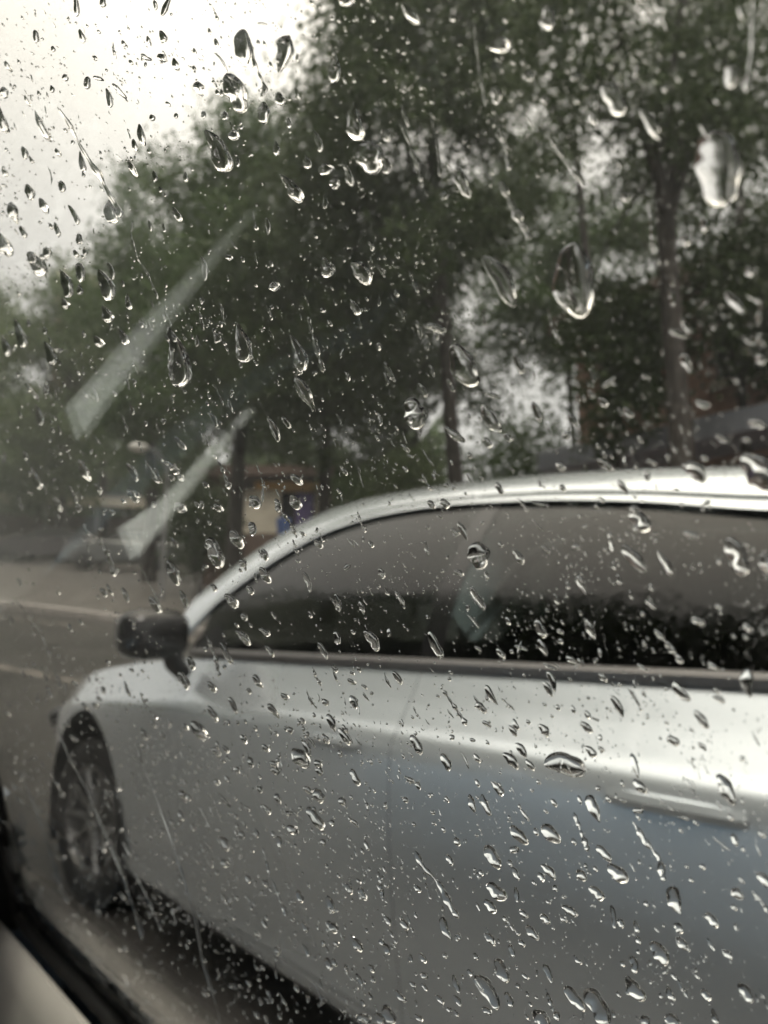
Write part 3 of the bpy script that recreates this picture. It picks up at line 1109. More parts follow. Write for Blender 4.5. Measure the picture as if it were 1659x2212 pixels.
# inner door panel (light grey) and dark sail trim
prof = [(-.012, .812), (-.017, .813), (-.023, .808), (-.028, .79), (-.032, .735), (-.040, .70), (-.045, .56), (-.03, .42), (-.02, .2)]
P = []
for y in np.linspace(-.9, 1.12, 24):
    P.append([Q_((gp(0, .8165)[0] + dx, y, z - .006)) for dx, z in prof])
MB().grid(np.array(P)[:, :5], True).build('door_panel', M['panel'], vc)
MB().grid(np.array(P)[:, 4:], True).build('door_pocket', M['cabin'], vc)
P = []
for z in np.linspace(.80, 1.40, 16):
    ye = front_edge(max(z, ZBEL)) + .004
    P.append([Q_(gp(ye, z, -.006)), Q_(gp(ye + .01, z, -.010)), Q_(gp(ye + .07, z, -.014)), Q_(gp(ye + .16, z, -.014)), Q_(gp(ye + .2, z, .01)), Q_(gp(ye + .18, z, .03)), Q_(gp(ye + .012, z, .012))])
MB().grid(np.array(P)).build('front_pillar', M['cabin'], vc)
# own door mirror outside
MB().ell(Q_((.30, 1.62, .93)), (.075, .06, .07), 12, 18, .75).build('door_mirror', M['darkpaint'], vc)
# outer body of the viewer's car
SECV = np.array([(.60, .20), (.80, .21), (.84, .27), (.86, .40), (.885, .58), (.882, .70), (.862, .78), (.848, .808)])


def wv(y):
    return float(np.interp(y, [-2.7, -2.4, -1.8, 1.6, 2.2, 2.6, 2.75], [.75, .9, 1, 1, .96, .84, .68]))


def hv(y):
    return float(np.interp(y, [-2.7, -2, 1.1, 1.8, 2.5, 2.75], [1.0, 1.05, 1.0, .98, .88, .7]))


for s in (-1, 1):
    P = []
    for y in np.linspace(-2.7, 2.75, 62):
        P.append([Q_((-.6 + s * w * wv(y), y, .2 + (z - .2) * hv(y))) for w, z in [cr(SECV, u) for u in np.linspace(0, 7, 20)]])
    MB().grid(np.array(P), s > 0).build('body_side', M['darkpaint'], vc)
for y0, y1, nm in ((1.15, 2.75, 'bonnet'), (-2.7, -1.75, 'boot_lid')):
    P = []
    for y in np.linspace(y0, y1, 12):
        w, z = cr(SECV, 7)[0] * wv(y), .2 + (.808 - .2) * hv(y)
        P.append([Q_((-.6 + t * w, y, z + .05 * (1 - t * t))) for t in np.linspace(-1, 1, 13)])
    MB().grid(np.array(P), True).build(nm, M['darkpaint'], vc)
for y in (2.75, -2.7):
    row = [(w * wv(y), .2 + (z - .2) * hv(y)) for w, z in [cr(SECV, u) for u in np.linspace(0, 7, 14)]]
    MB().grid(np.array([[Q_((-.6 - w, y, z)) for w, z in row], [Q_((-.6, y + .1 * np.sign(y), z)) for w, z in row], [Q_((-.6 + w, y, z)) for w, z in row]])).build('bumper', M['darkpaint'], vc)
MB().box(Q_((-.6, -.2, .22)), (.8, 2.0, .03)).build('floor_pan', M['cabin'], vc, False)
# roof skin, lining
P, P2 = [], []
for y in np.linspace(.12, -1.35, 14):
    zc = 1.425 - .05 * ((y + .5) / .9) ** 2
    P.append([Q_((-.6 + t * .60, y, zc + .045 * (1 - t * t))) for t in np.linspace(-1, 1, 13)])
    P2.append([Q_((-.6 + t * .60, y, zc - .02 + .035 * (1 - t * t))) for t in np.linspace(-1, 1, 13)])
MB().grid(np.array(P)).build('roof', M['darkpaint'], vc)
MB().grid(np.array(P2), True).build('roof_lining', M['liner'], vc)
for s in (-1, 1):
    xs = lambda x: -.6 + s * (x + .6)
    mb = MB().tube([Q_((xs(.02), .30, 1.395)), Q_((xs(0), -.2, 1.415)), Q_((xs(0), -1.3, 1.38))], .03, 8)
    mb.build('roof_rail', M['darkpaint'], vc)
    MB().tube([Q_((xs(.235), -.56, .80)), Q_((xs(.1), -.60, 1.12)), Q_((xs(.0), -.66, 1.41))], [.045, .04, .04], 8).build('centre_pillar', M['cabin'], vc)
    MB().tube([Q_((xs(.2), -1.75, .84)), Q_((xs(.0), -1.2, 1.39))], [.07, .05], 8).build('rear_pillar', M['darkpaint'], vc)
    rp = [(-.62, .81), (-1.62, .86), (-1.2, 1.36), (-.68, 1.39)]
    MB().poly([Q_((xs(XG - KG * (z - EYE[2]) + .004), y, z)) for y, z in rp]).build('rear_side_window', M['darkglass'], vc, False)
MB().grid(np.array([[Q_((-.6 + t * (.78 - .2 * k), -1.78 + .45 * k, .86 + .51 * k + .02 * (1 - t * t))) for t in np.linspace(-1, 1, 9)] for k in np.linspace(0, 1, 5)])).build('rear_screen', M['darkglass'], vc)
# other side door
MB().grid(np.array([[Q_((-1.2 - (gp(0, .8165)[0] + dx), y, z - .006)) for dx, z in prof] for y in np.linspace(-.9, 1.12, 8)])).build('door_panel', M['cabin'], vc)
MB().poly([Q_((-1.2 - gp(0, z)[0], y, z)) for y, z in ((-.52, .8), (.86, .8), (.25, 1.4), (-.52, 1.4))]).build('window_pane', M['screen'], vc, False)
MB().tube([Q_((-1.43, 1.12, .82)), Q_((-1.27, .62, 1.14)), Q_((-1.19, .22, 1.41))], [.05, .04, .04], 8).build('front_pillar', M['cabin'], vc)
# windscreen and dashboard
P = []
for t in np.linspace(0, 1, 10):
    y, z = 1.22 - 1.0 * t, .90 + .52 * t
    P.append([Q_((-.6 + q * (.80 - .24 * t), y + .12 * (1 - q * q), z + .02 * (1 - q * q))) for q in np.linspace(-1, 1, 11)])
MB().grid(np.array(P)).build('windscreen', M['screen'], vc)
P = []
for x in np.linspace(-1.4, .17, 20):
    hump = .05 * math.exp(-((x + .95) / .22) ** 2)
    P.append([Q_((x, y, z + ((hump if z > .85 else 0) + ((.12 if y == .86 else .10) * float(np.interp(x, [-.75, -.45], [0, 1])) if y in (.86, .95) else 0) + (.04 * float(np.interp(x, [-.75, -.45], [0, 1])) if y == .76 else 0)))) for y, z in ((1.25, .86), (1.08, .925), (.95, .935), (.86, .935), (.76, .91), (.73, .82), (.78, .60), (.95, .35))])
MB().grid(np.array(P), True).build('dashboard', M['cabin'], vc)
sw = MB()
ring = [np.array([-.95 + .18 * math.cos(a), .60 + .07 * math.sin(a), .84 + .17 * math.sin(a)]) for a in np.linspace(0, 2 * math.pi, 25)]
sw.tube([Q_(p) for p in ring], .015, 8, False)
sw.tube([Q_((-1.12, .6, .84)), Q_((-.78, .6, .84))], .015).tube([Q_((-.95, .6, .84)), Q_((-.95, .8, .80))], .03)
sw.build('steering_wheel', M['cabin'], vc)
for x in (-.15, -1.0):
    st = MB().ell(Q_((x, -.42, .80)), (.25, .10, .40), 10, 16, .6).build('seat_back', M['seatfab'], vc)
    MB().ell(Q_((x, -.50, 1.20)), (.13, .06, .09), 8, 14, .7).build('headrest', M['seatfab'], st)
    MB().ell(Q_((x, -.12, .44)), (.25, .28, .09), 8, 16, .6).build('seat_cushion', M['seatfab'], st)


def mirrored(px, py):
    d = ray(px, py)
    d = d / np.linalg.norm(d)
    t = XG / (d[0] + KG * d[2])
    P = EYE + d * t
    return P, d - 2 * np.dot(d, NG) * NG


def trim(corners, y0, nrm):  # outline of an added reflector, traced through its mirror image in the glass
    nrm = np.array(nrm)
    Pp, r = mirrored(*corners[0])
    p0 = Pp + r * ((y0 - Pp[1]) / r[1])
    pts = []
    for c in corners:
        Pp, r = mirrored(*c)
        pts.append(Q_(Pp + r * (np.dot(p0 - Pp, nrm) / np.dot(r, nrm))))
    return pts


# added metal reflectors, shaped so the side glass mirrors them as pale wedges
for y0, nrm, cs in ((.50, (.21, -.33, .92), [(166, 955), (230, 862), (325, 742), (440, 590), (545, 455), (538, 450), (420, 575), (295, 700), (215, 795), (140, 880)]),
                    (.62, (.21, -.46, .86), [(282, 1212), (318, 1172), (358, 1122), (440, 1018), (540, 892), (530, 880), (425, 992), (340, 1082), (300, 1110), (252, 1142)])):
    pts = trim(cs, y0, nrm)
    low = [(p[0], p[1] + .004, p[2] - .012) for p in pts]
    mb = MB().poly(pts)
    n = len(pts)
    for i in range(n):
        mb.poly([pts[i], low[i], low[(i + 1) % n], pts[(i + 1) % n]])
    mb.build('streak_reflector', M['chrome'], vc, False)
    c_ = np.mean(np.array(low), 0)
    MB().tube([tuple(c_ - np.array([0, 0, .002])), (c_[0], c_[1] + .03, .98), (c_[0], .80, .925)], .004, 6).build('reflector_stalk', M['cabin'], vc)  # made-up stalk holding the added reflector

# ------------------------------------------------------------------ rain on the side glass
def on_glass(px, py):
    d = ray(px, py)
    t = (XG + .0) / (d[..., 0] + KG * d[..., 2])
    # outer face of the pane
    c = NG[0] * d[..., 0] + NG[2] * d[..., 2]
    t = t + (TH + .00006) / c
    return EYE + d * t[..., None]


def drop_geo(spine, w, typ, rng, M_=16, K=9, ratio=.74):
    """a water drop on the glass: spine in frame units, full width w; returns verts, faces (dome + flat base)"""
    sp = np.asarray(spine, float)
    s = np.linspace(0, 1, M_ + 1)
    s = .5 - .5 * np.cos(math.pi * s) * 1.0 if typ != 's' else s
    seg = np.concatenate([[0], np.cumsum(np.hypot(*np.diff(sp, axis=0).T))])
    L = seg[-1]
    x = np.interp(s * L, seg, sp[:, 0])
    y = np.interp(s * L, seg, sp[:, 1])
    if len(sp) > 2:
        for _ in range(3):
            x[1:-1] = .25 * x[:-2] + .5 * x[1:-1] + .25 * x[2:]
            y[1:-1] = .25 * y[:-2] + .5 * y[1:-1] + .25 * y[2:]
    else:
        bend = rng.uniform(-.09, .09) * L
        px_, py_ = -(sp[1, 1] - sp[0, 1]) / (L + 1e-6), (sp[1, 0] - sp[0, 0]) / (L + 1e-6)
        x = x + px_ * bend * np.sin(math.pi * s)
        y = y + py_ * bend * np.sin(math.pi * s)
    dx, dy = np.gradient(x), np.gradient(y)
    nn = np.hypot(dx, dy) + 1e-9
    nx, ny = -dy / nn, dx / nn
    if typ == 'e':
        prof = np.sqrt(np.clip(1 - (2 * s - 1) ** 2, 0, 1))
    elif typ == 't':
        q = s ** 1.35
        prof = np.sqrt(np.clip(1 - (2 * q - 1) ** 2, 0, 1)) * (.66 + .36 * s)
    elif typ == 'i':
        q = 1 - (1 - s) ** 1.35
        prof = np.sqrt(np.clip(1 - (2 * q - 1) ** 2, 0, 1)) * (1.02 - .36 * s)
    else:
        edge = min(.5, .6 * w / max(L, 1e-3))
        e0 = np.clip(np.minimum(s / edge, (1 - s) / edge), 0, 1)
        prof = np.sqrt(1 - (1 - e0) ** 2) * (.55 + .2 * np.sin(s * rng.uniform(9, 16) + rng.uniform(0, 6)) + .15 * np.sin(s * 31 + rng.uniform(0, 6))) * (.7 + .5 * s)
    ph = rng.uniform(0, 6.28, 4)
    am = .13 if typ != 's' else .08
    wl = prof * (1 + am * np.sin(s * 5 + ph[0]) + am * .6 * np.sin(s * 11 + ph[1])) * w / 2
    wr = prof * (1 + am * np.sin(s * 5.5 + ph[2]) + am * .6 * np.sin(s * 12 + ph[3])) * w / 2
    cc = np.linspace(-1, 1, K)
    cc = np.sin(cc * math.pi / 2)
    side = np.where(cc[None, :] < 0, wl[:, None], wr[:, None]) * cc[None, :]
    X = x[:, None] + nx[:, None] * side
    Y = y[:, None] + ny[:, None] * side
    B = on_glass(X, Y)
    hw = np.linalg.norm(B[:, -1] - B[:, 0], axis=1) / 2
    half_len = np.linalg.norm(B[-1, K // 2] - B[0, K // 2]) / 2
    lim = min(hw.max(), half_len * 1.2)
    big = np.clip(lim / .0022, .0, 1.6)
    rt = ratio * (1.0 - .18 * big)
    hh = rt * hw * (lim / max(hw.max(), 1e-9)) * (1.0 + .30 * (s - .5))
    H = hh[:, None] * np.clip(1 - cc[None, :] ** 2, 0, 1) ** .82
    T = B + NG * H[..., None]
    m, n = T.shape[:2]
    top = T.reshape(-1, 3)
    base = np.concatenate([B[:, 0], B[:, -1]])
    I = np.arange(m * n).reshape(m, n)
    q1 = np.stack([I[:-1, :-1], I[1:, :-1], I[1:, 1:], I[:-1, 1:]], -1).reshape(-1, 4)
    o = m * n
    J = np.arange(m)
    q2 = np.stack([o + J[:-1], o + m + J[:-1], o + m + J[1:], o + J[1:]], -1)
    # orientation: dome outwards, base inwards
    mid = q1[len(q1) // 2]
    nrm = np.cross(top[mid[1]] - top[mid[0]], top[mid[3]] - top[mid[0]])
    if np.dot(nrm, NG) < 0:
        q1 = q1[:, ::-1]
    bm = q2[len(q2) // 2] - o
    nb = np.cross(base[bm[1]] - base[bm[0]], base[bm[3]] - base[bm[0]])
    if np.dot(nb, NG) > 0:
        q2 = q2[:, ::-1]
    return np.concatenate([top, base]), np.concatenate([q1, q2]), hw.max() * 2


# observed drops: tile, then x0,y0,x1,y1[,x2,y2...],width,type   (tile pixels; 1659 across half the frame)
TILES = {1: (0, 0), 2: (1512, 0), 3: (0, 1008), 4: (1512, 1008), 5: (0, 2016), 6: (1512, 2016), 7: (0, 3024), 8: (1512, 3024)}
OBS = {
1: """1050,125,1062,290,84,e;1075,160,1100,280,1150,385,1125,420,26,s;1238,153,1203,318,88,i;975,320,1042,490,98,e;884,560,972,745,108,t;1140,440,1142,537,52,e;1528,440,1548,607,90,t;1440,215,1440,357,60,t;1350,560,1385,657,36,t;1008,560,1010,607,52,e;850,352,876,417,50,i;600,535,626,632,28,e;575,600,590,657,22,e;458,380,475,467,24,e;485,360,547,427,22,e;380,330,376,387,28,e;402,330,450,348,20,e;682,235,718,266,36,e;610,232,657,260,22,e;750,250,772,307,26,e;930,165,936,207,20,e;893,0,925,45,942,92,18,s;738,-20,698,70,26,e;325,-20,332,72,22,e;445,-10,447,32,26,e;343,125,360,187,24,e;150,128,156,187,24,e;228,198,232,226,20,e;22,262,52,312,20,e;10,375,22,427,36,e;-5,455,32,575,38,t;105,410,132,462,14,e;150,475,216,610,34,t;245,460,290,520,330,600,375,680,430,760,470,840,512,900,520,942,34,s;345,650,362,742,28,t;470,862,492,965,62,t;95,632,107,692,24,e;130,680,142,706,16,e;113,795,132,867,36,e;262,780,266,832,28,e;44,872,78,970,44,i;85,975,108,1030,22,e;295,885,338,972,22,e;170,855,204,925,30,e;-8,1005,42,1110,52,e;340,1008,338,1057,26,e;205,715,221,803,9,s;235,960,257,1022,20,e;215,965,226,992,18,e;555,690,592,765,25,e;660,735,667,785,26,t;800,740,806,787,22,t;1188,605,1196,672,32,t;1480,690,1522,805,34,t;1596,606,1620,752,128,e;1410,705,1416,752,72,e;1440,770,1452,817,50,e;1318,665,1332,728,42,t;1205,750,1300,877,60,t;745,895,782,957,28,e;1090,900,1101,996,11,s;1150,940,1157,1014,22,e;1400,840,1401,902,26,t;1196,400,1218,457,46,e;1490,-25,1494,30,78,e;130,1085,152,1140,46,e;200,1068,206,1115,42,e;690,132,708,187,30,e;760,488,761,512,20,e;875,480,880,512,24,e;835,283,838,307,18,e;275,320,285,352,28,e;220,368,226,402,18,e;404,240,413,264,18,e;650,495,661,524,26,e;1110,102,1157,106,16,e;1163,265,1181,302,15,e;1285,230,1287,267,14,e;570,955,565,1020,590,1106,14,s;635,155,640,190,16,e;900,120,908,152,14,e;665,0,672,45,18,e;240,640,262,678,20,e;345,1010,350,1056,18,e;640,950,655,1000,14,e;705,960,712,1003,14,t;1340,0,1352,26,18,e;1245,505,1252,552,26,t;1025,680,1030,722,18,e;970,480,978,522,28,e;1590,1040,1610,1085,20,e;1040,545,1044,560,18,e""",
2: """75,10,155,107,46,t;700,15,704,130,84,t;488,165,502,228,100,e;620,308,624,352,56,e;1436,560,1452,895,235,e;945,365,1025,503,100,e;1490,280,1490,382,70,e;385,70,405,260,440,460,15,s;700,570,780,690,870,805,30,s;1595,-10,1590,200,1560,400,30,s;488,520,520,620,543,735,28,s;200,490,225,610,242,760,14,s;500,780,560,900,632,1035,56,s;60,510,110,620,162,785,22,s;320,720,372,855,56,e;1108,470,1192,605,52,e;0,680,10,752,42,e;475,370,482,452,46,e;10,560,15,612,36,e;1300,1015,1303,1065,42,e;1380,945,1386,1002,36,e;1140,860,1155,960,1160,1065,25,s;1360,540,1412,602,30,e;1098,280,1078,332,24,e;1530,30,1545,82,26,e;290,70,302,95,20,e;100,165,104,190,18,e;520,75,526,100,18,e;905,480,915,540,30,e;1435,425,1440,450,28,e;820,320,832,345,50,e;1030,840,1060,870,40,e;680,420,690,440,30,e;245,835,268,860,36,e;1270,330,1276,352,20,e""",
3: """128,-12,172,88,56,e;260,58,292,182,54,t;340,28,352,112,42,e;423,58,472,192,76,t;268,178,288,228,34,t;548,160,562,232,26,t;440,213,472,287,50,t;62,268,100,398,44,t;12,350,36,433,34,t;190,368,228,472,46,t;405,343,440,393,42,t;513,313,546,383,36,t;463,28,487,103,22,e;340,120,347,168,28,t;585,0,635,70,682,187,12,s;708,228,742,307,10,s;725,305,772,568,112,t;922,325,943,374,36,t;955,205,977,303,14,s;1025,288,1062,463,82,t;850,338,846,392,20,t;868,0,886,107,25,e;1250,338,1302,503,72,t;1330,260,1365,400,1398,503,38,s;1275,523,1362,672,58,i;1395,5,1418,92,66,t;1178,110,1187,152,50,e;1515,28,1592,127,66,e;1515,185,1552,253,46,t;150,638,177,733,32,t;203,540,196,602,28,t;518,680,549,764,14,s;925,553,966,653,14,s;905,678,937,742,22,e;558,638,572,688,20,t;755,780,802,838,24,e;888,770,901,828,12,s;340,878,392,973,30,e;543,893,590,977,26,e;628,883,690,983,22,e;690,878,740,905,792,973,46,s;728,940,750,972,25,e;920,858,955,910,992,1008,28,s;1155,698,1203,803,32,e;1218,693,1258,743,26,e;550,1008,592,1068,34,e;138,915,177,1008,26,e;295,993,322,1040,342,1106,28,s;405,983,437,1033,20,e;75,1035,95,1103,16,s;233,1043,267,1106,22,e;1078,1038,1117,1092,46,e;1258,1033,1297,1093,46,e;1188,1048,1213,1106,24,e;758,1063,803,1106,40,e;923,1073,963,1106,30,e;1258,943,1307,988,36,e;1475,908,1503,947,20,e;1540,883,1572,1003,11,s;1630,678,1642,733,26,e;1448,678,1477,743,12,s;1490,500,1507,543,20,e;1485,400,1468,442,14,e;210,790,220,805,20,e;120,270,122,305,18,t;120,565,130,590,18,e;220,740,228,765,16,e;875,975,900,1000,22,e;840,1060,855,1090,18,e;650,190,660,225,12,s;1130,315,1140,325,30,e;790,355,806,362,18,e;1385,225,1405,242,26,e;1190,1080,1212,1106,24,e;1430,25,1440,70,22,e;970,0,1005,12,26,e;1045,0,1052,28,18,e;1165,20,1175,48,16,e;605,800,612,845,12,s;170,-5,195,20,20,e;15,840,12,900,16,s;360,320,364,352,16,t""",
4: """428,0,562,223,86,e;825,-62,860,268,178,e;300,378,402,557,112,e;112,612,150,748,104,e;428,638,507,758,54,e;265,738,352,803,40,e;428,590,503,616,22,e;640,628,677,717,34,e;712,228,772,380,24,s;588,310,601,378,28,e;568,428,602,508,36,e;180,300,267,332,40,e;138,278,157,358,22,e;1470,158,1557,248,44,e;1560,170,1632,200,1610,302,30,s;1540,345,1600,385,1632,335,28,s;1230,320,1322,352,30,e;1283,268,1333,333,28,e;1288,422,1327,503,54,i;1340,625,1412,645,34,e;1570,715,1645,742,40,e;1310,890,1385,978,76,e;1545,862,1668,1020,128,e;922,878,988,928,44,e;1008,963,1052,1027,30,e;1130,923,1140,973,28,e;763,983,780,1020,27,e;483,978,512,1033,30,e;668,966,677,997,17,e;243,1053,277,1090,38,e;190,1058,217,1093,30,e;578,1046,600,1075,627,1106,24,s;165,833,218,908,17,s;73,813,112,847,20,e;430,788,462,827,36,e;523,768,553,797,30,e;798,688,832,738,30,e;780,758,802,792,46,e;888,488,907,548,22,e;163,938,208,1013,20,s;940,562,1003,518,24,e;1035,653,1078,692,30,e;925,613,963,652,34,e;885,578,912,612,24,e;743,895,783,925,38,e;1133,885,1182,901,22,e;1215,862,1238,872,28,e;1430,772,1495,803,28,e;1545,792,1585,800,22,e;1608,428,1652,457,42,e;108,58,152,168,18,s;0,458,42,543,24,e;1235,148,1247,217,30,e;430,228,437,303,18,s;198,468,217,523,20,e;150,550,185,610,28,e;0,500,12,560,20,e;1250,1008,1275,1016,18,e;1385,1060,1400,1080,46,e;640,1066,700,1078,16,e;1060,1090,1100,1106,36,e;1370,865,1400,880,28,e;1310,845,1322,860,20,e;1245,830,1268,845,24,e;980,540,1000,560,20,e;545,915,560,935,14,e;365,848,378,872,24,e;80,908,98,935,20,e;1110,515,1150,528,22,e;1515,535,1535,548,24,e;930,720,944,735,16,e;410,955,428,965,18,e;600,880,633,868,10,s;100,860,128,872,14,e;260,985,276,997,24,e;350,1018,357,1035,12,e;1560,60,1600,80,48,e""",
5: """900,108,952,243,66,e;724,208,774,318,42,e;998,78,1047,158,48,e;1078,43,1093,103,36,e;1130,158,1153,212,28,e;1038,203,1063,237,32,e;1123,238,1168,308,34,e;968,358,1022,417,40,e;1068,318,1093,358,30,e;1043,438,1063,473,28,e;1213,-5,1255,50,1282,113,24,s;1310,258,1340,348,24,e;1448,353,1467,433,24,e;1553,383,1573,443,22,e;1573,513,1633,603,46,e;1448,513,1464,573,30,e;1373,563,1412,638,24,e;1333,428,1347,458,16,e;1488,252,1513,228,32,e;1638,243,1657,288,30,e;890,533,930,630,946,713,26,s;953,563,1002,658,24,e;1018,513,1078,578,32,e;1118,503,1163,538,26,e;1143,578,1183,628,20,e;813,623,838,683,26,e;773,688,813,768,32,e;898,733,937,780,25,e;1093,703,1137,763,32,i;1063,763,1082,787,20,e;988,798,1022,873,22,e;898,838,937,908,25,e;1158,828,1207,893,30,i;1213,783,1247,812,25,e;1513,793,1537,853,32,e;1393,808,1417,837,25,e;826,903,898,983,48,e;1413,873,1447,953,36,i;1463,933,1512,1008,28,e;1308,988,1338,1058,26,e;1263,1023,1330,1106,60,e;918,1018,948,1063,28,e;1038,963,1063,1003,20,e;1133,1003,1163,1038,22,e;613,938,637,988,20,e;808,1003,833,1058,14,s;583,998,617,1093,12,s;1348,668,1387,753,18,s;1323,763,1372,853,14,s;648,363,693,438,34,e;433,328,458,368,22,e;525,325,553,393,18,e;360,50,372,90,430,110,470,200,502,275,22,s;603,228,650,320,692,403,10,s;778,338,808,413,22,e;475,228,498,278,28,e;50,368,100,420,180,530,218,633,9,s;165,668,203,743,14,s;230,688,263,763,14,s;440,753,452,787,18,e;608,798,633,853,12,s;245,928,290,1050,322,1106,14,s;1298,888,1317,917,20,e;1393,963,1422,1002,25,e;1463,1028,1477,1057,20,e;1243,928,1257,963,22,e;1358,1073,1388,1106,28,e;1073,1058,1093,1106,22,e;958,1008,987,1043,18,e;1163,1078,1198,1106,28,e;1543,-5,1560,50,1582,88,19,s;1358,118,1393,158,25,e;1498,108,1533,153,14,e;1593,123,1613,153,20,e;980,900,992,920,18,e;1510,690,1530,705,14,e;1430,665,1455,695,20,e;1500,720,1540,745,20,e;1560,745,1585,770,16,e;570,465,580,490,16,e;1295,85,1320,105,14,e;910,310,930,345,22,e;1270,160,1290,175,14,e;310,730,328,752,16,e;455,640,472,665,16,e;15,860,40,890,14,e;400,825,420,850,18,e;790,915,812,945,20,e;1095,920,1110,945,18,e;1185,945,1200,970,14,e;660,870,678,900,12,e;700,950,712,985,16,t;1010,480,1030,500,12,e;1170,430,1190,465,14,e;75,285,90,325,12,e;340,465,355,490,14,e;240,345,255,360,10,e;295,480,310,520,14,e""",
6: """402,130,428,247,102,e;1062,-5,1142,83,80,e;1030,143,1133,263,58,e;1180,163,1245,273,44,t;1480,113,1555,277,92,e;1632,178,1668,262,60,e;318,43,358,123,26,e;288,75,328,98,25,e;178,123,197,188,18,e;556,163,602,227,32,e;640,28,692,83,15,s;678,146,717,180,18,e;838,273,874,357,38,i;968,88,987,173,22,e;1295,88,1362,110,36,e;373,323,435,425,34,e;303,253,343,277,24,e;436,253,453,292,20,e;48,343,88,403,20,e;733,353,752,403,22,e;658,463,698,543,44,e;668,548,702,618,32,e;873,463,912,548,36,e;1168,508,1225,570,1290,655,42,s;196,513,252,633,42,e;488,588,523,633,26,e;563,578,622,600,20,e;788,623,833,658,28,e;1330,455,1388,487,36,e;1128,378,1173,423,24,e;1150,308,1162,342,18,e;1063,338,1077,378,18,e;1008,268,1022,318,22,e;1093,655,1142,688,22,e;1398,650,1443,682,30,e;1570,675,1586,805,68,i;690,653,747,682,20,e;706,688,738,778,30,e;688,733,727,800,28,e;253,768,310,850,358,923,27,s;438,748,493,835,34,i;398,823,443,868,34,e;505,803,540,835,568,860,16,s;423,905,463,932,22,e;558,893,583,943,24,e;538,923,572,972,24,e;668,918,708,972,36,e;868,858,888,893,26,e;848,908,903,953,34,e;868,1013,913,1063,36,e;923,1013,957,1032,18,e;978,793,1033,888,32,e;1248,733,1323,818,46,e;1418,795,1472,826,30,e;1342,858,1403,935,40,e;1222,975,1275,1008,46,e;1358,998,1393,1033,22,e;928,698,963,732,26,e;38,688,77,747,26,e;0,688,32,763,16,s;116,963,162,1050,40,e;248,1043,284,1120,38,e;388,1043,417,1083,22,e;285,963,300,985,24,e;568,998,612,1063,32,e;613,1068,652,1115,26,e;513,1043,578,1112,40,e;692,1095,760,1070,868,1135,105,e;1068,1043,1098,1150,30,e;528,453,547,487,22,e;928,588,937,627,16,e;125,838,147,888,13,s;275,715,288,730,16,e;280,685,295,702,16,e;815,142,845,165,28,e;495,125,510,152,18,e;180,60,198,72,18,e;690,825,702,840,16,e;720,875,733,890,14,e;795,715,810,730,14,e;600,698,612,710,14,e;875,797,890,810,16,e;1100,845,1115,860,14,e;1115,910,1125,918,14,e;1210,905,1230,918,14,e;930,960,940,990,20,e;370,980,395,990,18,e;440,985,455,1005,14,e;1330,1010,1340,1025,14,e;1540,1055,1555,1075,28,e;1430,400,1465,412,20,e;1110,430,1120,450,22,e;750,505,775,525,24,e;760,545,770,570,20,e;840,10,850,28,18,e;415,42,432,52,20,e;1555,480,1580,515,30,e;1440,205,1455,225,24,e;1170,115,1180,128,16,e;390,580,420,605,14,e;20,500,18,540,20,e;270,185,272,205,16,e;1190,970,1200,985,12,e;895,885,930,900,14,e;650,1008,660,1020,14,e""",
